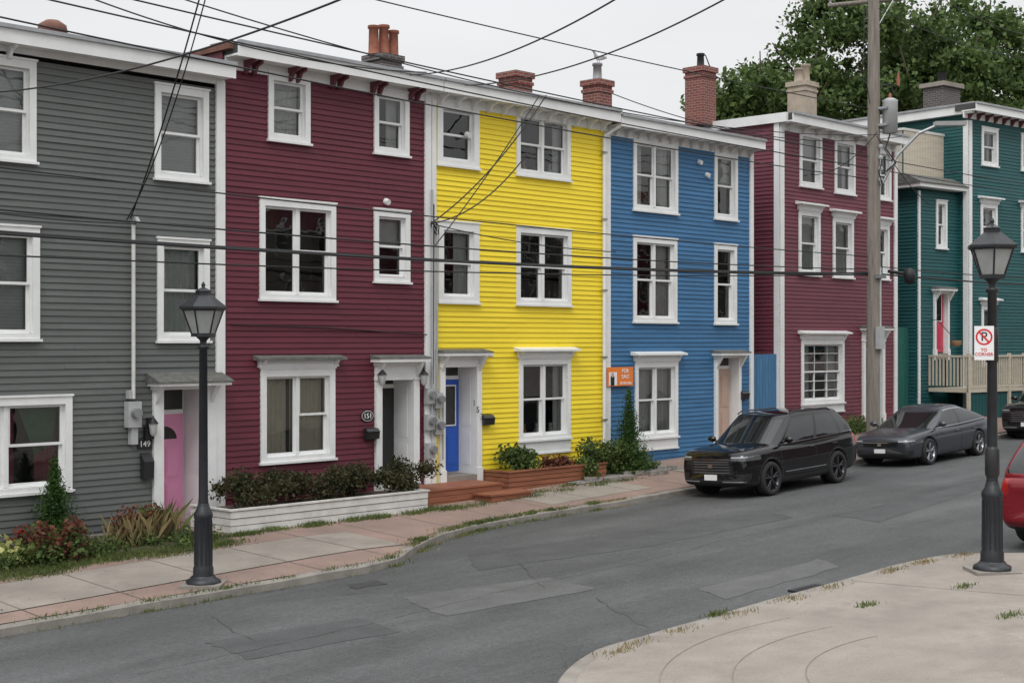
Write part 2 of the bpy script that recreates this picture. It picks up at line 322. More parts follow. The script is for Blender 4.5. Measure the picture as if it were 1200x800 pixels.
def door(mb,gl,a,b,zs,zt,rec,dm,hz,sw=.17,glass='top',hood='flat',holes=None,tm='white',hand=1):
    for p,q in ((a-sw,a),(b,b+sw)):
        mb.box(p,q,-.02,.085,zs-.25,zt,tm); mb.box(p-.015,q+.015,-.01,.11,zs-.25,zs+.1,tm); mb.box(p-.015,q+.015,-.01,.11,zt-.001,zt+.05,tm)
    mb.box(a-sw,b+sw,-.02,.08,zt+.05,hz-.12,tm); mb.box(a,b,-.02,.078,zt,zt+.05,tm)
    mb.box(a-sw-.03,b+sw+.03,-.02,.14,hz-.12,hz-.05,tm)
    ho=.42
    if hood=='shingle':
        mb.box(a-sw-.1,b+sw+.1,0,ho,hz-.05,hz,tm); mb.prism(a-sw-.13,b+sw+.13,[(0,hz+.001),(ho+.03,hz+.001),(ho+.03,hz+.03),(0,hz+.2)],'shingle')
    else:
        ho=.32; mb.box(a-sw-.1,b+sw+.1,0,ho,hz-.05,hz+.02,tm); mb.prism(a-sw-.12,b+sw+.12,[(0,hz+.021),(ho+.02,hz+.021),(ho+.02,hz+.04),(0,hz+.1)],'shingle')
    for xx in (a-sw+.02,b+.05): mb.prism(xx,xx+.08,[(.085,hz-.05),(.27,hz-.05),(.27,hz-.09),(.085,hz-.38)],tm)
    for xx,yy in ((a-.03,a),(b,b+.03)): mb.box(xx,yy,-rec,-.02,zs-.2,zt+.1,tm)
    for z0,z1 in ((zs+.15,zs+.85),(zs+1.0,zt-.15)):
        mb.box(b-.008,b-.001,-rec+.1,-.12,z0,z1,tm)
    mb.box(a,b,-rec,-.02,zt,zt+.05,tm); mb.box(a,b,-rec,.1,zs-.22,zs-.04,'concrete')
    mb.box(a-.02,b+.02,-rec-.06,-rec,zs-.1,zt+.05,tm)
    o=-rec+.045; lh=2.02
    p,q=a+.04,b-.04
    mb.box(p,q,-rec,o,zs,zs+lh,dm)
    w=q-p
    def pnl(x0,x1,z0,z1): 
        mb.box(x0,x1,o,o+.012,z0,z1,dm); mb.box(x0+.03,x1-.03,o+.012,o+.02,z0+.03,z1-.03,dm)
    if glass=='top':
        pnl(p+.1,p+w/2-.04,zs+.15,zs+.8); pnl(p+w/2+.04,q-.1,zs+.15,zs+.8)
        mb.box(p+.1,q-.1,o,o+.02,zs+1.0,zs+1.9,'white'); gl.quad([(p+.14,-(o+.024),zs+1.04),(q-.14,-(o+.024),zs+1.04),(q-.14,-(o+.024),zs+1.86),(p+.14,-(o+.024),zs+1.86)],'glass')
        mb.box(p+.13,q-.13,o+.02,o+.022,zs+1.03,zs+1.87,'room')
    elif glass=='fan':
        for zz in ((zs+.15,zs+.75),(zs+.85,zs+1.4)): pnl(p+.1,p+w/2-.04,*zz); pnl(p+w/2+.04,q-.1,*zz)
        pts=[(p+w/2+.28*math.cos(t*math.pi/10),-(o+.012),zs+1.56+.24*math.sin(t*math.pi/10)) for t in range(11)]; mb.quad(pts,'room')
        pts=[(p+w/2+.32*math.cos(t*math.pi/10),-(o+.008),zs+1.54+.28*math.sin(t*math.pi/10)) for t in range(11)]; mb.quad(pts,dm)
    else:
        for zz in ((zs+.15,zs+.85),(zs+1.0,zs+1.85)): pnl(p+.1,p+w/2-.04,*zz); pnl(p+w/2+.04,q-.1,*zz)
    hx=p+.09; mb.tube((hx,-(o+.0),zs+1.0),(hx,-(o+.07),zs+1.0),.025,.03,'metal')
    if zt-zs>2.2:
        mb.box(p,q,-rec,-rec+.02,zs+lh+.08,zt,'room'); mb.box(p,q,-rec,-rec+.05,zs+lh,zs+lh+.08,tm)
        gl.quad([(p,rec-.03,zs+lh+.08),(q,rec-.03,zs+lh+.08),(q,rec-.03,zt),(p,rec-.03,zt)],'glass')
    if holes is not None: holes.append((a-sw+.03,b+sw-.03,zs-3,hz-.08))
def cornice(mb,x0,x1,zt,brm,ov=.45,brs=8,pairs=True,fh=.2,frz=.2,bs=.62):
    mb.box(x0,x1,0,.04,zt-fh-.04-frz,zt-fh-.04,'white'); mb.box(x0,x1,-.05,ov-.03,zt-fh-.039,zt-fh,'white')
    mb.box(x0,x1,ov-.03,ov,zt-fh-.06,zt-.03,'white'); mb.box(x0,x1,ov-.06,ov+.05,zt-.029,zt+.035,'metal')
    mb.box(x0,x1,-.3,ov-.031,zt-fh+.001,zt-.001,'roof')
    for i in range(brs):
        xc=x0+(x1-x0)*(i+.5)/brs
        for dx in ((-.09,.09) if pairs else (0,)):
            xx=xc+dx; mb.prism(xx-.03,xx+.03,[(.04,zt-fh-.04),(.34,zt-fh-.04),(.34,zt-fh-.04-.09*bs),(.2,zt-fh-.04-.14*bs),(.12,zt-fh-.04-.34*bs),(.04,zt-fh-.04-.38*bs)],brm)
def shell(mb,x0,x1,zb,zt,m,dep=9.5,topm='roof'):
    mb.box(x0,x1,-dep,-.85,zb-.6,zt-.16,m); mb.box(x0,x1,-dep,-.30,zt-.159,zt-.002,topm)
    mb.box(x0,x0+.06,-.849,-.035,zb-.6,zt-.16,m); mb.box(x1-.06,x1,-.849,-.035,zb-.6,zt-.16,m)
def pw(xa,xb,yt,yb):
    xm=(xa+xb)/2; return fu(xa),fu(xb),fz(xm,yb),fz(xm,yt)
def house(name,u0,u1,zt,sm,wins,doorspec,brm,corn,dep=9.5,rust='roof'):
    E=empty(name,FR); holes=[]; tr=MB(); gl=MB(); 
    zb=gf(u0)
    for w in wins:
        xa,xb,yt,yb=w[:4]; kw=w[4] if len(w)>4 else {}
        p=pw(xa,xb,yt,yb); window(tr,gl,p[0],p[1],p[2],p[3],holes=holes,**kw)
    if doorspec: 
        d=dict(doorspec); xa=d.pop('xa');xb=d.pop('xb');yt=d.pop('yt');ys=d.pop('zs');yh=d.pop('yh')
        xm=(xa+xb)/2; door(tr,gl,fu(xa),fu(xb),ys,fz(xm,yt),d.pop('rec'),d.pop('dm'),fz(xm,yh),holes=holes,**d)
    tr.obj('windows_and_doorcase',E,FR); gl.obj('window_glass',E,FR,norm=False)
    sd=MB(); siding(sd,u0,u1,zb-.35,zt-.42,holes,sm); sd.obj('clapboard_wall',E,FR)
    co=MB(); cornice(co,u0+.02,u1-.0,zt,brm,**corn); co.obj('cornice',E,FR)
    sh=MB(); shell(sh,u0,u1,zb,zt,sm,dep,'roof'); sh.obj('roof_and_side_walls',E,FR)
    return E
G0=-8.5; U1=fu(503); U2=fu(711); U3=fu(881); U4=fu(913); U5=fu(1050)
grey=house('grey_clapboard_house',G0,0-.004,EYE+5.08,'grey',[
 (-28,41,68,187,dict(kind='dh',cur='blind')),(180,243,103,211,dict(kind='dh',cur='blind')),
 (-28,45,265,397,dict(kind='dh',cur='blind')),(183,244,281,399,dict(kind='dh',cur='full')),
 (-75,83,466,579,dict(kind='pic',cur='red'))],
 dict(xa=189,xb=240,yt=456,zs=EYE-3.36,yh=448,rec=.7,dm='pink',glass='fan',hood='shingle',sw=.2),'white',dict(brs=1,pairs=False,frz=.1,ov=.4))
maroon=house('maroon_clapboard_house',0,U1-.004,EYE+5.5,'maroon',[
 (313,362,89,166,dict(cur='full')),(437,478,107,181,dict(cur='right')),
 (303,392,236,351,dict(kind='pic')),(437,479,247,330,dict(cur='top')),
 (304,391,432,539,dict(kind='pic',cur='beige',hood=2,tw=.13))],
 dict(xa=445,xb=482,yt=445,zs=EYE-3.0,yh=421,rec=.55,dm='blackdoor',glass='none',sw=.16),'bracketred',dict(brs=5,bs=.7))
yellow=house('yellow_clapboard_house',U1,U2-.004,EYE+5.5,'yellow',[
 (511,560,121,195,dict(tw=.16)),(604,667,134,208,dict(kind='pair',cur='things')),
 (512,560,261,354,dict(tw=.16,cur='right')),(604,668,268,357,dict(kind='pair')),
 (607,667,420,514,dict(kind='pair',hood=True,panel=.3,cur='things'))],
 dict(xa=519,xb=556,yt=430,zs=EYE-2.85,yh=414,rec=.5,dm='bluedoor',glass='top',sw=.15),'white',dict(brs=12,pairs=False))
blue=house('blue_clapboard_house',U2,U3,EYE+5.42,'blue',[
 (741,793,165,248,dict(kind='pair',cur='half')),(836,863,179,257,dict(cur='top')),
 (741,792,279,377,dict(kind='pair',cur='right')),(836,862,287,379,dict(cur='left')),
 (743,793,424,512,dict(kind='pair',cur='full',hood=True,panel=.28))],
 dict(xa=839,xb=863,yt=418,zs=EYE-2.75,yh=414,rec=.25,dm='tandoor',glass='none',sw=.12),'white2',dict(brs=14,pairs=False,bs=.5))
far=house('dusty_maroon_clapboard_house',U4,U5,EYE+6.35,'maroon2',[
 (936,962,156,219,dict(cur='top')),(977,1001,164,227,dict(cur='half')),(1028,1043,176,234),
 (935,960,248,322,dict(hood=True,cur='blind')),(975,999,256,325,dict(hood=True,cur='blind')),(1026,1041,264,327,dict(hood=True)),
 (938,988,398,472,dict(kind='grid',hood=True,cur='half',panel=.25))],
 dict(xa=1012,xb=1032,yt=400,zs=EYE-2.3,yh=385,rec=.3,dm='blackdoor',glass='none',sw=.14),'white2',dict(brs=9,pairs=False,bs=.5),dep=9)
SF=Matrix.Translation(Wd(U4,-9,0))@Matrix.Rotation(TH-math.pi/2,4,'Z')
sd=MB(); siding(sd,0,8.98,gf(17)-.3,EYE+6.2,[], 'maroon2'); sd.box(8.86,9.03,.03,.05,gf(17)-.3,EYE+6.1,'white'); sd.box(0,9.3,.0,.12,EYE+6.1,EYE+6.36,'white'); sd.obj('side_clapboard',far,SF)
sm=MB(); sm.box(-.03,0,-9.5,.0,EYE+5.0,EYE+5.38,'maroon'); sm.box(-.09,.03,-9.5,.3,EYE+5.381,EYE+5.5,'rust'); sm.box(.04,U1-.1,-.5,-.1,EYE+5.5,EYE+5.58,'rust'); sm.obj('side_flashing',maroon,FR)
def cb(par,u,w,zb,zt,m='white'):
    b=MB(); b.box(u-w/2,u+w/2,.0,.062,zb,zt,m); b.obj('corner_board',par,FR)
cb(grey,-.10,.19,gf(0)-.1,EYE+4.8); cb(maroon,U1-.08,.17,gf(U1)-.1,EYE+5.2); cb(yellow,U2-.02,.2,gf(U2)-.1,EYE+5.1); cb(yellow,U1+.09,.12,gf(U1)-.1,EYE+5.15)
cb(blue,U3-.07,.16,gf(U3)-.1,EYE+5.1); cb(far,U4+.09,.18,gf(U4)-.1,EYE+6.0); cb(far,U5-.09,.18,gf(U5)-.1,EYE+6.0)
def rod(mb,u,v,z0,z1,r,m): mb.tube((u,-v,z0),(u,-v,z1),r,r,m,8)
fit=MB()
rod(fit,U2-.22,.11,gf(U2),EYE+4.9,.045,'white'); fit.path([(U2-.22,-.11,EYE+4.9),(U2-.05,-.2,EYE+5.05),(U2+.1,-.42,EYE+5.2)],.045,'white')
for zz in (1.1,2.6,4.2,5.9,7.5): fit.box(U2-.28,U2-.16,.06,.165,EYE-3+zz,EYE-2.95+zz,'metal')
fit.obj('downpipe',yellow,FR)
fit=MB()
for du,zt in ((-.02,3.2),(.12,2.4)): rod(fit,U1+du,.11,EYE-2.0,EYE+zt,.025,'greybox')
for du,z in ((-.12,-1.15),(.12,-1.25),(-.12,-1.7),(.12,-1.8),(-.1,-2.3)):
    fit.box(U1+du-.1,U1+du+.1,.07,.2,EYE+z-.16,EYE+z+.16,'greybox'); fit.tube((U1+du,-.2,EYE+z+.03),(U1+du,-.3,EYE+z+.03),.085,.08,'metal',14)
fit.path([(U1+.3,-.1,EYE-2.5),(U1+.3,-.12,EYE-1.2),(U1+.1,-.12,EYE-1.0)],.02,'greybox')
fit.obj('electric_meters',yellow,FR)
fit=MB()
um=fu(152); rod(fit,um,.12,EYE-1.0,EYE+2.05,.035,'white2'); fit.path([(um,-.12,EYE+2.05),(um,-.22,EYE+2.15),(um,-.3,EYE+2.05)],.04,'greybox')
fit.box(um-.13,um+.13,.03,.18,EYE-1.5,EYE-1.05,'greybox'); fit.tube((um,-.18,EYE-1.25),(um,-.29,EYE-1.25),.09,.085,'metal',14); fit.box(um-.05,um+.08,.03,.14,EYE-1.8,EYE-1.5,'greybox')
fit.box(um-.1,um+.02,.03,.14,EYE-1.0,EYE-.85,'greybox')
fit.box(um+.25,um+.42,.03,.12,EYE-1.72,EYE-1.5,'blackdoor')
fit.obj('electric_meter',grey,FR)
def mailbox(par,u,z,m='blackdoor',w=.32):
    b=MB(); b.prism(u-w/2,u+w/2,[(.03,z-.1),(.15,z-.1),(.17,z+.04),(.12,z+.11),(.03,z+.13)],m); b.box(u-w/2-.01,u+w/2+.01,.03,.19,z+.045,z+.055,m); b.obj('mailbox',par,FR)
mailbox(maroon,fu(432),fz(432,508)); mailbox(yellow,fu(568),fz(568,492)); mailbox(blue,fu(869),fz(869,463),w=.3)
b=MB(); b.prism(fu(169)-.1,fu(169)+.1,[(.03,fz(169,560)),(.15,fz(169,560)),(.17,fz(169,540)),(.03,fz(169,530))],'blackdoor'); b.obj('mailbox',grey,FR)
def carriage(par,u,z):
    b=MB(); b.box(u-.05,u+.05,.03,.06,z-.1,z+.12,'black'); b.path([(u,-.06,z+.05),(u,-.16,z+.1),(u,-.18,z+.16)],.012,'black'); b.lathe(u,-.18,[(.03,z-.2),(.06,z-.16),(.09,z+.02)],'blind',6); b.lathe(u,-.18,[(.11,z+.02),(.05,z+.09),(.015,z+.14)],'black',6)
    b.obj('wall_lantern',par,FR)
carriage(maroon,fu(441),fz(441,440)); carriage(maroon,fu(490),fz(490,440)); carriage(grey,fu(173),fz(173,497))
b=MB(); u,z=fu(429),fz(429,487); pts=[(u+.17*math.cos(t/12*math.pi),-.045,z+.12*math.sin(t/12*math.pi)) for t in range(24)]; b.quad(pts,'blackdoor'); pts=[(u+.155*math.cos(t/12*math.pi),-.048,z+.105*math.sin(t/12*math.pi)) for t in range(24)]; b.quad(pts,'signwhite'); pts=[(u+.145*math.cos(t/12*math.pi),-.051,z+.095*math.sin(t/12*math.pi)) for t in range(24)]; b.quad(pts,'blackdoor'); b.obj('number_plate',maroon,FR,norm=False)
text('151',.15,FR@Matrix.Translation((u,-.055,z-.005))@RX,'signwhite',maroon,'house_number')
b=MB(); u,z=fu(168),fz(168,520); b.box(u-.14,u+.14,.03,.045,z-.09,z+.09,'blackdoor'); b.obj('number_plate',grey,FR); text('149',.15,FR@Matrix.Translation((u,-.05,z))@RX,'signwhite',grey,'house_number')
for i,chh in enumerate('153'):
    text(chh,.19,FR@Matrix.Translation((fu(551+i*4.5),-.12,fz(555,472+i*8)))@RX,'black',yellow,'house_number')
b=MB(); u,z=fu(567),fz(567,415); b.path([(u,-.03,z),(u,-.12,z+.03),(u+.02,-.2,z)],.03,'white'); b.lathe(u+.02,-.2,[(.04,z+.04),(.07,z-.02),(.06,z-.06)],'white',10); b.obj('security_light',yellow,FR)
for par,x,y in ((maroon,451,236),(yellow,546,158),(blue,827,205),(blue,818,190)):
    b=MB(); u,z=fu(x),fz(x,y); b.tube((u,-.02,z),(u,-.12,z-.03),.07,.06,'white',10); b.obj('wall_vent',par,FR)
b=MB(); u0,u1=fu(707)+.02,fu(738); z0,z1=fz(722,452),fz(722,430); b.box(u0,u1,.09,.11,z0,z1,'orange'); b.box(u0+.06,u0+.36,.111,.114,z0+.02,z1-.12,'signwhite'); b.box(u0+.12,u0+.26,.115,.118,z0+.02,z0+.24,'blackdoor')
b.quad([(u0+.19+.05*math.cos(t/6*math.pi),-.12,z0+.27+.06*math.sin(t/6*math.pi)) for t in range(12)],'tandoor')
S=empty('estate_agent_sign',FR); b.obj('board',S,FR); text('FOR\nSALE',.14,FR@Matrix.Translation((u0+.68,-.115,(z0+z1)/2+.06))@RX,'signwhite',S); text('709 000 0000',.085,FR@Matrix.Translation((u0+.68,-.115,z0+.06))@RX,'signwhite',S)
# roof furniture -------------------------------------------------------------
def chimney(name,x,yb,yt,wpx,m,vd,pots,capm='concrete',par=None):
    r=(x-600)/FPX; A=P0[0]-vd*NX; B=P0[1]-vd*NY; u=(r*B-A)/(DX-r*DY); dep=B+u*DY; s=FPX/dep; w=wpx/s/1.35
    zb=EYE+(400-yb)/s-.6; zt=EYE+(400-yt)/s
    E=empty(name,FR) if par is None else par
    b=MB(); b.box(u-w/2,u+w/2,-vd-w/2,-vd+w/2,zb,zt-.15,m); b.box(u-w/2-.05,u+w/2+.05,-vd-w/2-.05,-vd+w/2+.05,zt-.15,zt,capm if capm!='same' else m)
    b.box(u-w/2-.03,u+w/2+.03,-vd-w/2-.03,-vd+w/2+.03,zt-.32,zt-.24,m)
    for (dx,h,r_,pm) in pots:
        b.lathe(u+dx,vd,[(r_*1.1,zt),(r_,zt+.05),(r_*.9,zt+h-.08),(r_*1.15,zt+h-.06),(r_*1.1,zt+h)],pm,12)
    b.obj('chimney_stack',E,FR); return u,zt
chimney('chimney',449,80,66,42,'brickdark',3,[(-.29,.66,.125,'terracotta'),(.02,.72,.125,'terracotta'),(.32,.64,.12,'terracotta')],'brickdark')
chimney('chimney',604,108,86,38,'brick',3,[],'same')
u_,z_=chimney('chimney',700,125,95,33,'brick',1.6,[(.0,.45,.12,'metal')],'same')
chimney('chimney',821,124,80,35,'brick',2.5,[(.0,.42,.11,'blackdoor')],'same')
chimney('chimney',940,130,97,33,'buff',2.5,[(-.2,.42,.14,'buff'),(.2,.6,.14,'buff')],'buff')
b=MB(); E=empty('roof_vent',FR); u=fu(108)-.2; vz=EYE+5.05
b.lathe(u,1.0,[(.13,vz),(.13,vz+.25),(.2,vz+.29),(.26,vz+.39),(.24,vz+.5),(.12,vz+.58),(.02,vz+.6)],'rust',18); b.obj('turbine',E,FR)
def gull(u,v,z):
    E=empty('seagull',FR); b=MB(); n=10; secs=[(-.27,.005,.0),(-.2,.03,.0),(-.1,.065,.0),(.02,.085,.0),(.1,.07,.03),(.15,.045,.09),(.18,.042,.13),(.21,.036,.15),(.24,.015,.145),(.29,.006,.135)]
    vs=[];fs=[]
    for x,r,dz in secs:
        for i in range(n): t=2*math.pi*i/n; vs.append((u-x,-v+r*math.cos(t),z+.16+dz+r*math.sin(t)))
    for j in range(len(secs)-1):
        for i in range(n): fs.append((j*n+i,j*n+(i+1)%n,(j+1)*n+(i+1)%n,(j+1)*n+i))
    b.add(vs,fs,'signwhite',True); b.box(u-.04,u+.24,v-.08,v-.05,z+.15,z+.2,'greybox'); b.box(u-.04,u+.24,v+.05,v+.08,z+.15,z+.2,'greybox')
    for s in (-.03,.03): b.tube((u,-v+s,z),(u,-v+s,z+.1),.006,.006,'orange',5)
    b.obj('body',E,FR)
gull(u_+.05,-1.6,z_+.45)
# ---------------------------------------------------------------- teal house
TT=math.atan2(1667,2000); TF=Matrix.Translation((15.07,47,0))@Matrix.Rotation(TT,4,'Z')
E=empty('teal_clapboard_house',TF); tr=MB();gl=MB();holes=[]
zb=EYE-2.3; zt=EYE+7.8
tw_=[(.75,1.75,5.9,7.45),(.7,1.7,3.1,4.6),(.75,1.6,-.8,1.2),(3.2,4.3,5.9,7.45),(3.2,4.3,3.1,4.6)]
for a,b_,c,d in tw_: window(tr,gl,a,b_,EYE+c,EYE+d-(.3 if d>7 else 0),hood=d<7,holes=holes,cur='half')
tr.obj('windows',E,TF); gl.obj('window_glass',E,TF,norm=False)
sd=MB(); siding(sd,0,9,zb-.6,zt-.4,holes,'teal'); sd.box(0,.16,.0,.06,zb-.6,zt-.5,'white'); sd.obj('clapboard_wall',E,TF)
co=MB(); cornice(co,-.3,9,zt,'bracketred',brs=18,pairs=False,ov=.5,bs=.6); co.obj('cornice',E,TF)
sh=MB(); shell(sh,0,9,zb,zt,'teal',11); sh.obj('roof_and_side_walls',E,TF)
TS=TF@Matrix.Translation((0,11,0))@Matrix.Rotation(-math.pi/2,4,'Z')
sd=MB(); siding(sd,0,10.98,zb-.6,zt-.2,[],'teal'); sd.box(0,11.3,0,.25,zt-.3,zt,'white'); sd.box(0,11.4,.2,.3,zt-.02,zt+.05,'metal')
sd.box(10.85,11.03,.03,.06,zb,zt-.5,'white'); sd.obj('side_clapboard',E,TS)
tr=MB();gl=MB();holes=[]
WF=TF@Matrix.Translation((-2.35,.35,0))
wt=EYE+4.95
window(tr,gl,1.0,1.62,EYE+3.05,EYE+4.6,holes=holes,tw=.1)
door(tr,gl,.95,1.6,EYE-.35,EYE+1.0+.55,.12,'reddoor',EYE+1.35+.35,sw=.1,glass='top',holes=holes)
tr.obj('wing_windows_door',E,WF); gl.obj('wing_glass',E,WF,norm=False)
sd=MB(); siding(sd,0,2.33,zb-.5,wt-.1,holes,'teal'); sd.box(0,.1,0,.06,zb,wt-.1,'white'); sd.box(0.01,2.33,-6,-.1,zb-.6,wt,'teal'); sd.box(-.35,2.335,-6.2,.35,wt+.001,wt+.12,'white')
sd.prism(-.4,2.33,[(-6,wt+.121),(.4,wt+.121),(.4,wt+.15),(-.2,wt+.45),(-6,wt+.45)],'shingle')
for i in range(15): sd.box(.0+i*.15,.14+i*.15,-.52,-.50,wt+.40,wt+1.9,'deckwood')
sd.box(-.05,2.28,-.56,-.48,wt+1.901,wt+1.98,'white2')
for i in range(26): sd.box(-.03,-.01,-4.2+i*.14,-4.065+i*.14,wt+.40,wt+1.9,'deckwood')
sd.box(-.07,.03,-4.2,-.561,wt+1.901,wt+1.98,'white2')
sd.obj('wing_with_balcony',E,WF)
WSF=WF@Matrix.Translation((0,6,0))@Matrix.Rotation(-math.pi/2,4,'Z')
sd=MB(); siding(sd,0,5.98,zb-.5,wt-.05,[],'teal'); sd.obj('wing_side_clapboard',E,WSF)
dk=MB(); dz=EYE-1.55+.05; x0,x1,o0,o1=.55,3.9,.05,1.5
dk.box(x0,x1,o0,o1,dz-.12,dz,'deckwood'); 
for i in range(int((x1-x0)/.13)+1): dk.box(x0+i*.13,x0+i*.13+.05,o1-.05,o1-.01,dz+.08,dz+1.0,'deckwood')
for i in range(int((o1-o0)/.13)): dk.box(x0,x0+.04,o0+i*.13,o0+i*.13+.05,dz+.08,dz+1.0,'deckwood')
dk.box(x0-.02,x1,o1-.07,o1+.02,dz+1.001,dz+1.06,'deckwood'); dk.box(x0-.02,x0+.06,o0,o1-.07,dz+1.001,dz+1.06,'deckwood'); dk.box(x0,x1,o1-.06,o1,dz+.02,dz+.08,'deckwood')
for xx in (x0,1.8,2.9,x1-.1): dk.box(xx,xx+.1,o1-.061,o1+.03,dz-1.2,dz+1.12,'deckwood')
for i in range(18): dk.box(x0+i*.18,x0+i*.18+.16,o1-.1,o1-.062,dz-1.2,dz-.12,'teal')
for i in range(6): dk.box(x1+i*.26,x1+.27+i*.26,.4,o1-.1,dz-1.4,dz-.18*(i+1),'teal')
for s in (o1-.1,.4): dk.path([(x1,-s,dz+.98),(x1+1.5,-s,dz-.1)],.03,'deckwood')
for i in range(11): dk.tube((x1+.1+i*.13,-(o1-.1),dz+.9-i*.095),(x1+.1+i*.13,-(o1-.1),dz-.1-i*.095),.02,.02,'deckwood',4)
dk.obj('entrance_deck',E,WF)
dkp=MB(); dkp.lathe(.65,-1.0,[(.1,EYE-.15),(.16,EYE-.1),(.18,EYE+.03)],'pot',12); dkp.path([(.65,-1.0,EYE+.03),(.65,-.3,EYE+.7),(.65,-.05,EYE+.7)],.012,'cable',5); dkp.obj('hanging_basket',E,WF)
b=MB(); b.box(1.3,2.35,-2.6,-1.8,zt-.3,zt+1.05,'brickdark'); b.box(1.2,2.45,-2.7,-1.7,zt+1.05,zt+1.2,'concrete'); b.lathe(1.85,2.2,[(.16,zt+1.2),(.14,zt+1.6),(.2,zt+1.62)],'blackdoor',10)
Ec=empty('chimney',TF); b.obj('stack',Ec,TF)
E=empty('blue_board_fence',FR); b=MB()
n=9
for i in range(n):
    a=U3+.02+i*(U4-U3-.04)/n; b.box(a,a+(U4-U3-.04)/n-.008,-.08,-.05,gf(17.5)-.1,EYE-.35,'bluefence')
b.box(U3+.01,U4-.01,-.12,-.081,EYE-.9,EYE-.8,'bluefence'); b.obj('boards',E,FR)
E=empty('teal_board_fence',FR); b=MB()
for i in range(16): b.box(U5+.02+i*.14,U5+.15+i*.14,-.5,-.47,gf(26)-.3,EYE+.45,'tealfence')
b.obj('boards',E,FR)
# ---------------------------------------------------------------- houses across the street (behind the viewpoint)
cols=['grey','teal','taupe','maroon2','grey','taupe','maroon','grey','teal','taupe','maroon2','maroon']
for i,cn in enumerate(cols):
    a=8+i*7.5; E=empty('row_house',FR); b=MB(); zg=road_z(a,33); h=8.2+1.1*math.sin(i*2.3)
    b.box(a,a+7.45,33,42,zg-.8,zg+h,cn); b.box(a-.02,a+7.47,32.6,42.2,zg+h,zg+h+.25,'white'); 
    for r_ in range(3):
        for q in range(3):
            xx=a+.7+q*2.4; z0=zg+.9+r_*2.6; b.box(xx,xx+1.2,32.93,33,z0,z0+1.6,'white'); b.box(xx+.12,xx+1.08,32.91,32.93,z0+.12,z0+1.48,'room')
    b.box(a+3,a+3.8,34.5,35.3,zg+h+.25,zg+h+1.4,'brick'); b.obj('walls_windows_roof',E,FR)
# ---------------------------------------------------------------- ground
def sheet(name,us,vs,zf,m,parent=None):
    b=MB(); V=[(u,-v,zf(u,v)) for u in us for v in vs]; n=len(vs)
    F_=[(i*n+j,(i+1)*n+j,(i+1)*n+j+1,i*n+j+1) for i in range(len(us)-1) for j in range(n-1)]
    b.add(V,F_,m,True); o=b.obj(name,parent,FR); return o
us=[-600,-300,-150,-80]+list(range(-40,61,2))+[80,120,200,350,700]; vs=[-700,-350,-150,-60,-30,-15,-8,-4,-1.5,-1]+list(range(0,46,3))+[60,90,150,300,600]
def tz(u,v):
    return gf(u)-.07 if v<=-1.5 else road_z(u,v)-.08
sheet('ground',us,vs,tz,'ground')
sheet('road',list(np.arange(-40,60.1,1.0)),[2.0]+list(np.arange(3,44,1.5)),road_z,'asphalt')
E=empty('pavement',FR)
def ribbon(name,u0,u1,f0,f1,zf,m,du=.25,nv=6,dz=0,par=None):
    us=list(np.arange(u0,u1,du))+[u1]; b=MB(); V=[]
    for u in us:
        a,c=f0(u),f1(u)
        for j in range(nv): v=a+(c-a)*j/(nv-1); V.append((u,-v,zf(u,v)+dz))
    b.add(V,[(i*nv+j,(i+1)*nv+j,(i+1)*nv+j+1,i*nv+j+1) for i in range(len(us)-1) for j in range(nv-1)],m,True); b.obj(name,par,FR)
C=lambda k:(lambda u:k)
ribbon('paving',-40,58,C(-.6),lambda u:curb(u)-.17,walk_z,'redwalk',par=E)
def kerb(name,par,pts,w=.17,side=1,h=.13):
    b=MB(); n=len(pts); V=[]
    for i,(u,v) in enumerate(pts):
        a=Vector(pts[max(0,i-1)]); c=Vector(pts[min(n-1,i+1)]); t=(c-a).normalized(); nn=Vector((-t.y,t.x))*side
        z=road_z(u,v)+.008*math.sin(u*3.1)*math.sin(v*2+u); q=(u+nn.x*w,v+nn.y*w)
        V+=[(u,-v,z-.06),(u,-v,z+h-.02),(u+nn.x*.02,-(v+nn.y*.02),z+h),(q[0],-q[1],z+h+.002),(q[0],-q[1],z-.06)]
    b.add(V,[(5*i+j,5*i+5+j,5*i+6+j,5*i+1+j) for i in range(n-1) for j in range(4)],'kerb'); b.obj(name,par,FR)
kerb('kerbstones',E,[(float(u),curb(u)+.012*math.sin(u*5)) for u in np.arange(-40,58,.25)],side=-1)
ribbon('concrete_slabs',-9,1.0,C(2.3),lambda u:3.9,walk_z,'concrete',dz=.006,par=E)
ribbon('concrete_slab',6.3,9.6,C(1.35),C(2.5),walk_z,'concrete',dz=.006,par=E)
ribbon('concrete_slab',12,16,C(1.2),C(2.8),walk_z,'concrete',dz=.006,par=E)
j=MB()
for u in np.arange(-12,26,1.5):
    V=[]; 
    for v in np.linspace(1.2,curb(u)-.02,8): V+=[(u,-v,walk_z(u,v)+.010),(u+.015,-v,walk_z(u+.015,v)+.010)]
    j.add(V,[(2*i,2*i+1,2*i+3,2*i+2) for i in range(7)],'joint')
for vv in (2.28,3.9):
    V=[]
    uu=np.linspace(-9,1,40)
    for u in uu: V+=[(u,-vv,walk_z(u,vv)+.0105),(u,-vv-.02,walk_z(u,vv+.02)+.0105)]
    j.add(V,[(2*i,2*i+1,2*i+3,2*i+2) for i in range(39)],'joint')
j.obj('joints',E,FR)
ribbon('soil_bed',-14,-1.05,C(-.02),lambda u:1.85+.15*math.sin(u*2.3)+.1*math.sin(u*5.1),walk_z,'soil',dz=.02,par=E)
ribbon('gravel_bed',8.6,12.5,C(0),C(1.2),walk_z,'gravel',dz=.015,par=E)
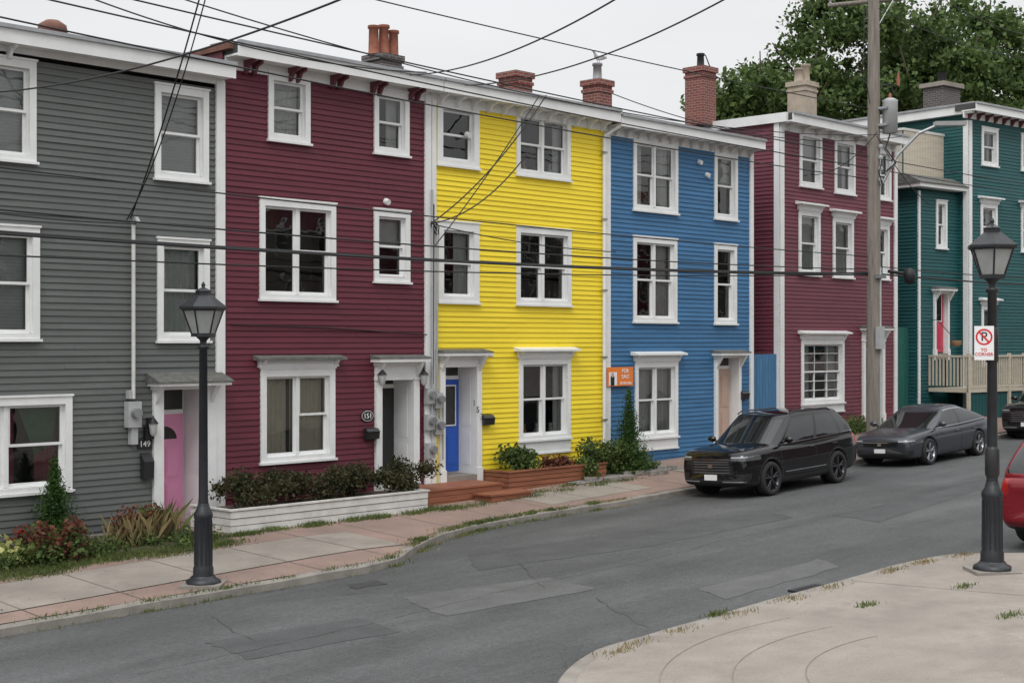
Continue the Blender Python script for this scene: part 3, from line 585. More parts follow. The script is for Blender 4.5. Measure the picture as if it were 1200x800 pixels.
line=[(58,14.75),(7,14.75),(5.6,14.6),(5.0,14.2),(4.6,13.5),(4.3,12.9),(3.9,12.45),(3.2,12.25),(2,12.2),(-1,12.15),(-3.2,12.15),(-3.9,12.25),(-4.6,12.55),(-5.2,13.0),(-5.7,13.6),(-6.1,14.4),(-6.4,15.4),(-6.6,17),(-6.8,20),(-7,26),(-7,43)]
def smooth(pts,k=4):
    out=[]
    for i in range(len(pts)-1):
        p=[Vector(pts[clip(i+a,0,len(pts)-1)]) for a in (-1,0,1,2)]
        for s in range(k):
            t=s/k; out.append(tuple(.5*((2*p[1])+(-p[0]+p[2])*t+(2*p[0]-5*p[1]+4*p[2]-p[3])*t*t+(-p[0]+3*p[1]-3*p[2]+p[3])*t**3)))
    out.append(pts[-1]); return out
ln=smooth(line); E2=empty('pavement',FR)
kerb('kerbstones',E2,ln,side=-1,w=.2)
def offs(pts,w,side=-1):
    out=[]; n=len(pts)
    for i,(u,v) in enumerate(pts):
        a=Vector(pts[max(0,i-1)]); c=Vector(pts[min(n-1,i+1)]); t=(c-a).normalized(); out.append((u-t.y*w*side,v+t.x*w*side))
    return out
inn=offs(ln,.19)
b=MB(); poly=inn+[(58,43)]; b.quad([(u,-v,road_z(u,v)+.131) for u,v in poly],'concrete'); b.obj('paving',E2,FR)
j=MB()
cc=(-2.2,16.6)
for r_ in (3.7,3.0,2.3):
    V=[]
    for i in range(50):
        t=math.radians(178+i*2.2)
        for rr_ in (r_,r_+.010):
            u,v=cc[0]+rr_*math.cos(t),cc[1]+rr_*math.sin(t); V.append((u,-v,road_z(u,v)+.1365))
    j.add(V,[(2*i,2*i+1,2*i+3,2*i+2) for i in range(49)],'jointlt')
for uu in (1.3,):
    j.quad([(x,-y,road_z(x,y)+.137) for x,y in ((uu,12.4),(uu+.014,12.4),(uu+.014,20),(uu,20))],'jointlt')
j.obj('joints',E2,FR)
def gp(x,y):
    h=-3.4
    for _ in range(12):
        s=(y-400)/(-h); X=(x-600)/s-P0[0]; Y=FPX/s-P0[1]; u=X*DX+Y*DY; v=X*NX+Y*NY; h=road_z(u,v)-EYE
    return u,v
E3=empty('road_repairs',FR)
def patch(pl,m,dz):
    P=[gp(*p) for p in pl]; out=[]
    for i in range(len(P)):
        a,c=P[i],P[(i+1)%len(P)]
        for k in range(8): t=k/8; out.append((a[0]+(c[0]-a[0])*t+R.uniform(-.04,.04),a[1]+(c[1]-a[1])*t+R.uniform(-.04,.04)))
    b=MB(); b.quad([(u,-v,road_z(u,v)+dz) for u,v in out],m); b.obj('patch',E3,FR)
patch([(560,668),(760,640),(930,606),(905,600),(720,626),(545,650)],'patch',.004)
patch([(980,604),(1140,565),(1150,573),(1030,612)],'patch',.004)
patch([(470,700),(640,676),(700,690),(520,722)],'patchlt',.0045)
patch([(820,690),(960,655),(985,664),(850,702)],'patchlt',.0044)
patch([(240,752),(420,724),(470,740),(290,772)],'patch',.0042)
patch([(415,690),(452,684),(440,679),(408,685)],'tar',.006)
ck=MB()
def crack(x0,y0,x1,y1,seed,w=.006,amp=.25):
    g=random.Random(seed); a=Vector(gp(x0,y0)); c=Vector(gp(x1,y1)); n=int((c-a).length/.18)+2; off=0; pr=None; nn=Vector((-(c-a).y,(c-a).x)).normalized()
    for i in range(n+1):
        off+=g.uniform(-.04,.04); off*=.96; p=a.lerp(c,i/n)+nn*off; ww=w*g.uniform(.3,1.2)
        cur=(p-nn*ww,p+nn*ww)
        if pr: ck.quad([(q.x,-q.y,road_z(q.x,q.y)+.0075) for q in (pr[0],pr[1],cur[1],cur[0])],'tar')
        pr=cur
for i,(a,b_,c,d) in enumerate(((160,790,560,700),(500,660,900,600),(250,722,300,750),(820,640,1160,560),(560,700,820,640),(700,700,760,735),(600,655,640,690),(300,705,520,690))): crack(a,b_,c,d,i)
ck.obj('cracks',E3,FR)
def drain(x,y,a=.5,b_=.35):
    u,v=gp(x,y); E=empty('storm_drain',FR); b=MB(); b.box(u-a,u+a,v-b_,v+b_,road_z(u,v)-.05,road_z(u,v)+.012,'iron')
    for i in range(9): xx=u-a+.06+i*(2*a-.12)/9; b.box(xx,xx+.04,v-b_+.05,v+b_-.05,road_z(u,v)+.012,road_z(u,v)+.016,'cable')
    b.obj('grate',E,FR)
drain(955,690,.35,.2)
# ---------------------------------------------------------------- planters & steps
def boardbox(b,x0,x1,o0,o1,z0,z1,m,n=3,rim=True):
    h=(z1-z0)/n
    for i in range(n):
        jj=R.uniform(-.01,.01)
        b.box(x0,x1,o1-.04,o1+jj,z0+i*h,z0+(i+1)*h-.014,m); b.box(x0,x0+.04,o0,o1-.041,z0+i*h,z0+(i+1)*h-.014,m); b.box(x1-.04,x1,o0,o1-.041,z0+i*h,z0+(i+1)*h-.014,m)
    if rim: b.box(x0-.03,x1+.03,o1-.08,o1+.03,z1,z1+.03,m); b.box(x0-.03,x0+.06,o0,o1-.081,z1,z1+.03,m); b.box(x1-.06,x1+.03,o0,o1-.081,z1,z1+.03,m)
    b.box(x0+.041,x1-.041,o0,o1-.041,z0,z1-.06,'soil')
E=empty('white_timber_planter',FR); b=MB(); boardbox(b,-.75,3.95,.05,1.3,EYE-3.5,EYE-2.98,'white2',4); b.obj('boards',E,FR)
E=empty('timber_planter',FR); b=MB(); boardbox(b,6.75,10.0,.05,.85,EYE-3.25,EYE-2.83,'cedarwood',4); b.obj('boards',E,FR)
E=empty('wooden_steps',FR); b=MB()
b.box(4.15,6.35,.1,1.0,EYE-3.4,EYE-3.04,'cedarwood')
for i in range(7): b.box(4.1,6.4,.1+i*.135,.225+i*.135,EYE-3.039,EYE-3.0,'cedarwood')
b.box(5.5,6.7,1.05,1.55,EYE-3.4,EYE-3.19,'cedarwood')
for i in range(4): b.box(5.45,6.75,1.05+i*.135,1.175+i*.135,EYE-3.189,EYE-3.15,'cedarwood')
for i in range(3): b.box(4.15,6.35,1.0,1.012,EYE-3.39+i*.12,EYE-3.285+i*.12,'cedarwood')
b.obj('treads',E,FR)
E=empty('concrete_door_step',FR); b=MB(); b.box(-1.5,-.3,.09,.5,EYE-3.6,EYE-3.36,'concrete'); b.obj('slab',E,FR)
E=empty('timber_edging',FR); b=MB()
for i,(a,c) in enumerate(((-6.5,-4.3),(-4.25,-2.2))): b.box(a,c,1.0,1.12,gf(-4)-.3,gf(-4)+.08,'polewood'); b.box(a,c,.85,.97,gf(-4)-.3,gf(-4)+.22,'polewood')
b.obj('sleepers',E,FR)
E=empty('stone_edging',FR); b=MB()
for i in range(16):
    u=9.2+i*.33+R.uniform(-.1,.1); v=1.15+R.uniform(-.15,.3); z=walk_z(u,v); s=R.uniform(.12,.28); b.add([(u+s*math.cos(t)*R.uniform(.7,1.1),-(v+s*.6*math.sin(t)),z+zz) for zz in (0,.09) for t in np.linspace(0,5.2,6)],[(0,1,2,3,4,5),(6,7,8,9,10,11)]+[(i_,(i_+1)%6,(i_+1)%6+6,i_+6) for i_ in range(6)],'kerb')
b.obj('stones',E,FR)
# ---------------------------------------------------------------- vegetation
LM={'tree':leafmat('tree_leaf',(.03,.06,.018),(.12,.175,.05),.45),'hedge':leafmat('hedge_leaf',(.02,.032,.014),(.085,.075,.035),2),
'green':leafmat('shrub_leaf',(.03,.06,.018),(.13,.18,.05),3),'cedar':leafmat('cedar_leaf',(.015,.050,.012),(.06,.12,.025),4),
'red':leafmat('red_leaf',(.06,.03,.02),(.22,.08,.05),3),'straw':leafmat('dry_grass',(.16,.13,.06),(.35,.28,.14),3),'grass':leafmat('grass_blade',(.05,.08,.02),(.17,.21,.07),2),'yel':leafmat('hosta_leaf',(.25,.3,.08),(.5,.5,.2),3),'flower':leafmat('red_flower',(.35,.02,.03),(.6,.08,.08),3),'litter':leafmat('leaf_litter',(.06,.045,.03),(.2,.15,.08),3)}
def leaves(name,ells,n,size,m,parent,seed,mw=FR,soft=.55,asp=.6):
    g=np.random.default_rng(seed); e=np.array(ells,float); w=(e[:,3]*e[:,4]*e[:,5])**(.75); idx=g.choice(len(e),n,p=w/w.sum())
    d=g.normal(size=(n,3)); d/=np.linalg.norm(d,axis=1)[:,None]; r=np.minimum(np.abs(g.normal(size=(n,1)))*soft+.12,1.35)
    c=e[idx,:3]+d*r*e[idx,3:6]
    a=g.normal(size=(n,3)); a/=np.linalg.norm(a,axis=1)[:,None]; a=a*.8+d*.3; a/=np.linalg.norm(a,axis=1)[:,None]
    b=np.cross(a,g.normal(size=(n,3))); b/=np.linalg.norm(b,axis=1)[:,None]
    s=(size*(.5+.9*g.random(n)))[:,None]; a=a*s*.5; b=b*s*.5*asp
    V=np.stack([c-a,c+b,c+a,c-b],1).reshape(-1,3); me=bpy.data.meshes.new(name)
    me.vertices.add(4*n); me.vertices.foreach_set('co',V.ravel()); me.loops.add(4*n); me.loops.foreach_set('vertex_index',np.arange(4*n)); me.polygons.add(n); me.polygons.foreach_set('loop_start',np.arange(0,4*n,4)); 
    me.update(calc_edges=True); me.validate(); me.materials.append(LM[m]); o=bpy.data.objects.new(name,me); scene.collection.objects.link(o); attach(o,parent,mw); return o
def tree(name,X,Y,zg,h,rad,seed,n=30000,low=.35):
    rr=random.Random(seed); T=Matrix.Translation((X,Y,zg)); E=empty(name,T); b=MB()
    b.tube((0,0,-.5),(.1,.1,h*.45),rad*.07,rad*.045,'bark',10); ells=[]
    tips=[]
    for i in range(34):
        t=rr.uniform(0,6.28); zz=h*rr.uniform(.3,.62); L=rad*rr.uniform(.5,1.0); e=(L*math.cos(t),L*math.sin(t),min(h*.97,zz+h*rr.uniform(.08,.40))); b.tube((.1,.1,zz*.9),e,rad*.025,rad*.006,'bark',6); tips.append(e)
    zc=h*(low+1)/2; hz_=h*(1-low)/2
    for e in tips:
        q=math.hypot(e[0],e[1])/rad
        for s in range(3):
            r=rad*rr.uniform(.09,.17); ells.append((e[0]+rr.gauss(0,rad*.09),e[1]+rr.gauss(0,rad*.09),e[2]*(1-.12*q)+rr.gauss(0,rad*.09),r*1.2,r*1.2,r*.8))
    k=0
    while k<110:
        p=[rr.uniform(-1,1) for _ in range(3)]; q=math.hypot(p[0],p[1])**2+p[2]**2
        if q>1 or q<.15: continue
        k+=1; r=rad*rr.uniform(.10,.22); ells.append((p[0]*rad*.92,p[1]*rad*.92,zc+p[2]*hz_*.94,r,r,r*.75))
    b.obj('trunk_and_limbs',E,T); leaves('crown',ells,n,.30,'tree',E,seed,T,.75)
tree('deciduous_tree',18.4,76,1.5,21.6,5.8,1,64000)
tree('deciduous_tree',25.2,80,1.5,21.4,6.2,2,60000)
tree('deciduous_tree',13.0,74,1.5,17.2,4.4,3,38000)
tree('deciduous_tree',30.8,76,1.5,18.8,4.6,4,36000)
tree('deciduous_tree',22.0,72,1.5,17.8,5.0,5,42000)
def plant(name,ells,n,size,m,seed,**k): 
    E=empty(name,FR); leaves('foliage',ells,n,size,m,E,seed,FR,**k)
    b=MB()
    for e in ells[:14]: b.tube((e[0],e[1],e[2]-e[5]*.95-.1),(e[0]+.03,e[1],e[2]+e[5]*.4),.012,.005,'bark',5)
    b.obj('stems',E,FR)
hz=EYE-2.72
plant('hedge',[(-.5+i*.12+R.uniform(-.1,.1),-R.uniform(.3,1.1),hz+R.uniform(-.15,.2),R.uniform(.14,.26),R.uniform(.14,.26),R.uniform(.12,.24)) for i in range(40)],19000,.07,'hedge',11,soft=.75)
def conifer(u,v,zb_,h,r,n,seed):
    k=20; plant('conifer_shrub',[(u+R.uniform(-.015,.015),-v,zb_+h*(i+.5)/k,r*(1-i/k)**.85+.02,r*(1-i/k)**.85+.02,h/k*1.0) for i in range(k)],n,.05,'cedar',seed,asp=.45,soft=.48)
conifer(10.95,.75,EYE-3.2,2.1,.56,16000,12)
conifer(-3.62,.42,EYE-3.35,1.45,.42,14000,13)
plant('garden_shrub',[(7.6+R.uniform(-.5,.4),-.5+R.uniform(-.2,.2),EYE-2.68+R.uniform(-.05,.22),.22,.2,.2) for i in range(8)],2600,.09,'green',14,soft=.75)
plant('garden_shrub',[(9.3+i*.17+R.uniform(-.1,.1),-.5-R.uniform(0,.5),EYE-2.72+R.uniform(-.3,.25),.24,.22,.2) for i in range(13)],6500,.085,'green',15,soft=.8)
plant('red_leaved_shrub',[(8.3+i*.2,-.55,EYE-2.75,.17,.17,.14) for i in range(4)],1300,.08,'red',16,soft=.8)
plant('garden_shrub',[(11.6+i*.3,-.7,EYE-3.05,.2,.2,.15) for i in range(2)],900,.07,'green',26,soft=.8)
plant('red_leaved_shrub',[(-4.1+R.uniform(-.5,.4),-1.4+R.uniform(-.3,.3),EYE-3.28+R.uniform(-.2,.25),.16,.16,.2) for i in range(12)],2200,.085,'red',17,soft=.9)
plant('red_leaved_shrub',[(-2.4+R.uniform(-.4,.5),-.9+R.uniform(-.2,.3),EYE-3.15+R.uniform(-.2,.25),.15,.15,.2) for i in range(9)],1300,.08,'red',47,soft=.9)
plant('garden_shrub',[(-4.1+R.uniform(-.6,.5),-1.3+R.uniform(-.4,.3),EYE-3.3+R.uniform(-.15,.2),.18,.18,.2) for i in range(9)],1500,.09,'green',44,soft=.9)
plant('weed_patch',[(-5.4+i*.2+R.uniform(-.1,.1),-1.4-R.uniform(-.4,.35),EYE-3.38,.22,.2,.1+R.uniform(0,.12)) for i in range(22)],6500,.07,'green',18,soft=.9)
plant('flowering_plant',[(-4.5,-1.0,EYE-3.0,.1,.1,.08),(-4.0,-1.35,EYE-3.15,.1,.1,.08)],120,.05,'flower',45,soft=.9)
plant('hosta_plant',[(-5.05,-.9,EYE-3.15,.25,.2,.25),(-4.8,-1.3,EYE-3.3,.2,.2,.15)],420,.15,'yel',19,soft=.8)
plant('garden_shrub',[(20.8+i*.3,-.6,EYE-2.5+R.uniform(-.1,.1),.3,.3,.25) for i in range(7)],4000,.08,'green',20,soft=.8)
def grass(name,pts,n,h,m,seed,spread=.12):
    g=random.Random(seed); b=MB(); V=[];F_=[]
    E=empty(name,FR)
    for i in range(n):
        k=g.randrange(len(pts)); u,v,zf=pts[k][:3]; u+=g.gauss(0,spread*pts[k][3]); v+=g.gauss(0,spread*.45*pts[k][3]); z=zf(u,v); t=g.uniform(0,6.28); w=.008; hh=h*g.uniform(.4,1.2); l=g.uniform(.1,.7)*hh; a=g.uniform(0,6.28)
        dx,dy=math.cos(t)*w,math.sin(t)*w; o=len(V)
        V+=[(u-dx,-v-dy,z),(u+dx,-v+dy,z),(u+dx*.6+l*.35*math.cos(a),-v+l*.35*math.sin(a),z+hh*.6),(u+l*math.cos(a),-v+l*math.sin(a),z+hh)]; F_.append((o,o+1,o+2,o+3))
    b.add(V,F_,LM[m]); b.obj('blades',E,FR,norm=False)
def curbpts(u0,u1,n,dv=-.05,sc=1.6):
    g=random.Random(int(u0*10+99)); out=[]
    for i in range(n):
        u=g.uniform(u0,u1); out.append((u,curb(u)+dv+g.uniform(-.12,.06),lambda a,c:min(walk_z(a,c),road_z(a,c)+.13) if c<curb(a) else road_z(a,c),sc*g.uniform(.3,1.6)))
    return out
grass('kerbside_weeds',curbpts(-.2,7.2,24),3600,.07,'grass',31)
grass('kerbside_weeds',curbpts(-7,-1,14,sc=1.6),700,.06,'grass',32)
grass('dry_grass',curbpts(0,8,16),1300,.05,'straw',33)
grass('front_verge_grass',[(g_,1.9+R.uniform(-.4,.2),walk_z,2.2) for g_ in np.linspace(-7,-1.4,26)],8000,.08,'grass',34)
grass('front_verge_grass',[(g_,1.42+R.uniform(-.02,.1),walk_z,1.3) for g_ in (-.8,-.5,.1,.9,1.1,1.9,2.4,2.6,3.4,3.9,4.3)],2600,.08,'grass',35)
grass('ornamental_grass',[(-2.7+.25*i,1.1,walk_z,1.4) for i in range(4)],200,.55,'straw',36)
grass('ornamental_grass',[(-1.9,.9,walk_z,1.2)],160,.6,'grass',37)
grass('step_weeds',[(u,1.2+R.uniform(-.1,.4),walk_z,1.6) for u in np.linspace(4,10,12)],1800,.07,'grass',38)
rz=lambda a,c: road_z(a,c)+.13
gg=random.Random(5)
grass('kerbside_weeds',[(p[0]+gg.uniform(-.3,.3),p[1]+.22,rz,.9) for p in ln if -4<p[0]<4.5 and p[1]<14.4 and gg.random()<.45],900,.045,'straw',39,.18)
grass('kerbside_weeds',[(p[0],p[1]-.02,road_z,1.0) for p in ln if 1.5<p[0]<5 and p[1]<14.4],900,.06,'grass',40,.2)
for xx,yy,nn_ in ((840,733,130),(1015,722,80),(1185,735,90),(1130,700,70)):
    u,v=gp(xx,yy); grass('weed_tuft',[(u,v,rz,.9)],nn_,.06,'grass',xx)
E=empty('leaf_litter',FR); g=random.Random(77); b=MB()
for i in range(900):
    if g.random()<.6: u=g.uniform(-7,9); v=curb(u)+abs(g.gauss(0,.12))+.02; z=road_z(u,v)+.008
    elif g.random()<.5: u=g.uniform(-7,9); v=curb(u)-abs(g.gauss(0,.5))-.2; z=walk_z(u,v)+.012
    else: p=g.choice([q for q in ln if -5<q[0]<5 and q[1]<14.5]); u=p[0]+g.uniform(-.5,.5); v=p[1]-abs(g.gauss(0,.15))-.03; z=road_z(u,v)+.01
    s=g.uniform(.008,.022); t=g.uniform(0,6.28); b.quad([(u+s*math.cos(t+k*1.57)*(1 if k%2 else .6),-v+s*math.sin(t+k*1.57)*(1 if k%2 else .6),z+g.uniform(0,.008)) for k in range(4)],LM['litter'])
b.obj('leaves',E,FR,norm=False)
# ---------------------------------------------------------------- street lamps
def frosted():
    m,nt,b=newmat('lantern_glass'); N=nt.nodes;L=nt.links; b.inputs['Base Color'].default_value=(.55,.57,.56,1); b.inputs['Roughness'].default_value=.25
    tc=N.new('ShaderNodeTexCoord'); nz=N.new('ShaderNodeTexNoise'); nz.inputs['Scale'].default_value=5; L.new(tc.outputs['Object'],nz.inputs[0]); cr=N.new('ShaderNodeValToRGB'); cr.color_ramp.elements[0].color=(.42,.44,.44,1); cr.color_ramp.elements[1].color=(.75,.77,.75,1); L.new(nz.outputs[0],cr.inputs[0]); L.new(cr.outputs[0],b.inputs['Base Color'])
    tr=N.new('ShaderNodeBsdfTranslucent'); L.new(cr.outputs[0],tr.inputs[0]); ms=N.new('ShaderNodeMixShader'); ms.inputs[0].default_value=.5; L.new(b.outputs[0],ms.inputs[1]); L.new(tr.outputs[0],ms.inputs[2]); L.new(ms.outputs[0],N['Material Output'].inputs[0]); return m
M['lglass']=frosted()
def lamp(u,v,z,H,wrap=False):
    mw=Matrix.Translation(Wd(u,v,z)); E=empty('street_lamp',mw); b=MB()
    b.box(-.3,.3,-.3,.3,-.05,.03,'kerb'); b.lathe(0,0,[(.26,.03),(.26,.07),(.2,.1),(.17,.14)],'iron',8)
    b.lathe(0,0,[(.155,.1),(.15,.25),(.13,.3),(.125,.95),(.14,1.0),(.14,1.05),(.10,1.12),(.078,1.2)],'iron',16)
    for i in range(12): t=i*math.pi/6; b.tube((.128*math.cos(t),.128*math.sin(t),.3),(.124*math.cos(t),.124*math.sin(t),.95),.012,.012,'iron',5)
    b.lathe(0,0,[(.078,1.18),(.07,1.3),(.06,H-.97),(.085,H-.95),(.085,H-.91),(.05,H-.89),(.05,H-.84),(.10,H-.79),(.13,H-.76)],'iron',16)
    b.obj('post',E,mw)
    c=MB(); nb=6; z0,z1=H-.76,H-.37; r0,r1=.16,.30; rot=.3
    c.lathe(0,0,[(r0*.97,z0),(r1*.97,z1)],'lglass',nb,rot,False)
    for i in range(nb):
        t=rot+2*math.pi*i/nb; c.tube((r0*math.cos(t),r0*math.sin(t),z0),(r1*math.cos(t),r1*math.sin(t),z1),.013,.013,'iron',5)
    c.lathe(0,0,[(r0+.02,z0-.02),(r0+.02,z0+.03)],'iron',nb,rot,False)
    c.lathe(0,0,[(r1+.0,z1-.03),(r1+.045,z1),(r1+.045,z1+.03),(.13,z1+.20),(.11,z1+.21),(.11,z1+.25),(.13,z1+.26),(.03,z1+.31),(.02,z1+.33)],'iron',nb,rot,False)
    c.lathe(0,0,[(.01,z1+.31),(.03,z1+.34),(.03,z1+.36),(.008,z1+.40)],'iron',8)
    c.obj('lantern',E,mw)
    if wrap:
        d=MB(); d.lathe(0,0,[(.075,1.25),(.095,1.3),(.095,1.62),(.075,1.66)],'black',14); d.lathe(0,0,[(.07,H-1.9),(.08,H-1.88),(.08,H-1.45),(.07,H-1.43)],'black',14); d.obj('band',E,mw)
    return E,mw
lamp(-3.37,4.35,walk_z(-3.37,4.35),4.43)
lu,lv=2.78,13.62; lz=road_z(lu,lv)+.13
E,mw=lamp(lu,lv,lz,4.68,True)
SM=Matrix.Translation(Wd(lu,lv,0)+Vector((-.15,-.13,EYE-.02)))@Matrix.Rotation(-.5,4,'Z')
S=empty('no_parking_sign',SM); b=MB(); b.box(-.125,.125,0,.006,-.225,.225,'signwhite'); 
def ring(b,cx,cz,r0,r1,m,o):
    V=[];n=32
    for i in range(n): t=2*math.pi*i/n; V+=[(cx+r0*math.cos(t),-o,cz+r0*math.sin(t)),(cx+r1*math.cos(t),-o,cz+r1*math.sin(t))]
    b.add(V,[(2*i,2*i+1,(2*i+3)%(2*n),(2*i+2)%(2*n)) for i in range(n)],m)
ring(b,0,.08,.085,.108,'signred',.009); b.quad([(-.075,-.0125,.145),(-.06,-.0125,.16),(.075,-.0125,.015),(.06,-.0125,.0)],'signred')
b.box(-.1,.1,-.04,-.002,.1,.13,'metal'); b.box(-.1,.1,-.04,-.002,-.16,-.13,'metal'); b.obj('plate',S,SM)
text('P',.17,SM@Matrix.Translation((0,-.008,.08))@RX,'black',S); text('TO\nCORNER',.058,SM@Matrix.Translation((0,-.009,-.12))@RX,'signred',S)
# ---------------------------------------------------------------- utility pole
pu,pv=19.2,2.55; pz=walk_z(pu,pv); PM=Matrix.Translation(Wd(pu,pv,0))@Matrix.Rotation(TH,4,'Z')
E=empty('utility_pole',PM); b=MB(); b.tube((0,0,pz-.3),(0,0,EYE+10.2),.21,.145,'polewood',16); b.obj('pole',E,PM)
b=MB(); cz=EYE+9.25
b.tube((-.2,1.3,cz),(1.3,-1.7,cz+.1),.06,.06,'polewood',6)
for t in (.02,.3,.66,.98): 
    x=-.2+1.5*t;y=1.3-3*t; b.lathe(x,y,[(.05,cz+.05),(.03,cz+.12),(.06,cz+.14),(.05,cz+.22),(.02,cz+.25)],'greybox',10)
b.tube((.5,-.3,cz),(.05,-.05,cz-.8),.02,.02,'metal',6)
b.lathe(.25,-.35,[(.05,EYE+5.6),(.2,EYE+5.62),(.2,EYE+6.45),(.21,EYE+6.5),(.1,EYE+6.56)],'greybox',18); b.lathe(.25,-.35,[(.03,EYE+6.5),(.05,EYE+6.6),(.025,EYE+6.7)],'terracotta',8)
b.box(-.05,.2,.1,.4,EYE+5.8,EYE+5.86,'metal'); b.box(-.05,.2,.1,.4,EYE+6.25,EYE+6.31,'metal')
for zz in (5.2,4.9,4.6,4.3): b.lathe(-.02,-.22,[(.05,EYE+zz),(.07,EYE+zz+.05),(.05,EYE+zz+.1)],'greybox',8)
b.path([(.1,-.1,EYE+6.9),(.3,-.35,EYE+6.95),(.35,-.4,EYE+6.7)],.02,'cable',5); b.lathe(.42,-.5,[(.04,EYE+6.9),(.05,EYE+7.0),(.03,EYE+7.25)],'terracotta',8)
b.path([(.05,-.2,EYE+4.2),(.35,-.5,EYE+5.0),(.7,-.95,EYE+5.6),(1.1,-1.35,EYE+5.85)],.04,'metal')
b.add([(1.0+a*.5+dx,-1.25-a*.65+dy,EYE+5.80+dzz) for a in (0,.5,1) for dx,dy,dzz in ((-.08,-.07,.0),(.08,.07,.0),(.10,.09,.11),(-.10,-.09,.11))],[(0,1,2,3),(8,9,10,11)]+[(i*4+j,i*4+(j+1)%4,i*4+4+(j+1)%4,i*4+4+j) for i in range(2) for j in range(4)],'greybox')
b.tube((.0,-.2,pz),(.0,-.2,EYE+2),.03,.03,'greybox',8)
b.lathe(.95,-.55,[(.02,EYE+1.55),(.13,EYE+1.6),(.17,EYE+1.8),(.13,EYE+1.95),(.03,EYE+2.0)],'cable',12)
b.tube((.35,-.25,EYE+1.9),(.75,-.45,EYE+1.85),.05,.05,'cable',8)
b.path([(.25,-.35,EYE+5.6),(.1,-.3,EYE+5.2),(.3,-.5,EYE+4.8),(.0,-.25,EYE+4.5)],.02,'cable',5); b.path([(.0,-.25,EYE+4.9),(-.25,-.3,EYE+4.5),(.05,-.25,EYE+4.2)],.015,'cable',5)
b.path([(-.2,.0,EYE+6.4),(-.35,.1,EYE+7.5),(-.15,.2,EYE+9.0)],.012,'cable',5)
b.box(-.2,.2,.16,.26,EYE+1.7,EYE+1.8,'metal'); b.box(-.22,.05,.18,.3,EYE-.2,EYE+.4,'greybox'); b.obj('crossarm_transformer_light',E,PM)
# ---------------------------------------------------------------- wires
WE=empty('overhead_wires'); 
def wire(p,q,sag,r,n=28):
    c=bpy.data.curves.new('cable','CURVE'); c.dimensions='3D'; c.bevel_depth=r*1.15; c.bevel_resolution=1; s=c.splines.new('POLY'); s.points.add(n)
    p=Vector(p);q=Vector(q)
    for i in range(n+1):
        t=i/n; a=p.lerp(q,t); a.z-=4*sag*t*(1-t); s.points[i].co=(*a,1)
    c.materials.append(M['cable']); o=bpy.data.objects.new('cable',c); scene.collection.objects.link(o); attach(o,WE,Matrix.Identity(4))
A=(-24,3.2)
def span(hA,hB,sag,r,va=3.2,vb=2.45): wire(Wd(A[0],va,EYE+hA),Wd(pu,vb,EYE+hB),sag,r)
span(2.5,1.95,.42,.013,3.4); span(2.1,1.85,.45,.023); span(2.0,1.80,.40,.018,3.3); span(1.5,1.82,.42,.012); span(3.1,2.3,.3,.011)
span(6.2,5.0,.4,.012); span(6.0,4.7,.45,.012); span(5.6,4.4,.5,.012); span(6.9,6.3,.4,.011,2.8)
for i,vb in enumerate((1.3,3.6)): wire(Wd(-26,vb+1.2,EYE+10.4),Wd(pu,vb,EYE+9.4),.5,.009)
for h,r in ((2.05,.013),(1.85,.022),(5.0,.011),(4.7,.011)): wire(Wd(pu,2.45,EYE+h),Wd(pu+38,4.5,EYE+h+1.2),.5,r)
wire(RP(-40,110,21),RP(470,-30,13),.25,.010)
wire(RP(60,-20,22),RP(500,85,28),.3,.011); wire(RP(236,-10,22),RP(152,258,25),.15,.012); wire(RP(243,-10,22),RP(146,262,25),.35,.010)
wire(RP(505,262,28.5),RP(640,112,31),.25,.012); wire(RP(508,290,28.5),RP(632,112,31),.1,.010); wire(RP(505,262,28.5),RP(618,180,31),.3,.012)
wire(RP(480,88,28),RP(740,-12,18),.25,.011); wire(RP(545,100,29),RP(870,-12,19),.3,.011)
wire(RP(180,-12,21),RP(1030,158,38),.6,.010)
wire(RP(505,262,28.5),Wd(8,2.8,EYE+1.9),.1,.01); wire(RP(1056,160,40),RP(718,110,34),.5,.010)
wire(RP(1030,10,38),RP(1230,70,45),.3,.009); wire(RP(1110,2,38),RP(1230,45,45),.2,.009); wire(RP(1028,160,38),RP(1090,240,46),.2,.011)
wire(RP(1028,155,38),RP(950,205,41),.3,.009)
wire(Wd(fu(152),.25,EYE+2.05),Wd(-8,3.0,EYE+2.0),.1,.010)
E=empty('wall_cables',FR); b=MB()
b.path([(fu(270),-.05,fz(270,380)),(fu(380),-.05,fz(380,384)),(fu(498),-.06,fz(498,392))],.012,'cable',5)
b.path([(U1+.03,-.09,EYE-.9),(U1+.05,-.09,EYE+2.9)],.014,'cable',5)
pts=[(U1+.05+.14*math.sin(t*1.1)*math.exp(-t*.03),-.12,EYE+2.4+.14*math.cos(t*1.3)) for t in range(18)]; b.path(pts,.012,'cable',5)
b.obj('cables',E,FR)
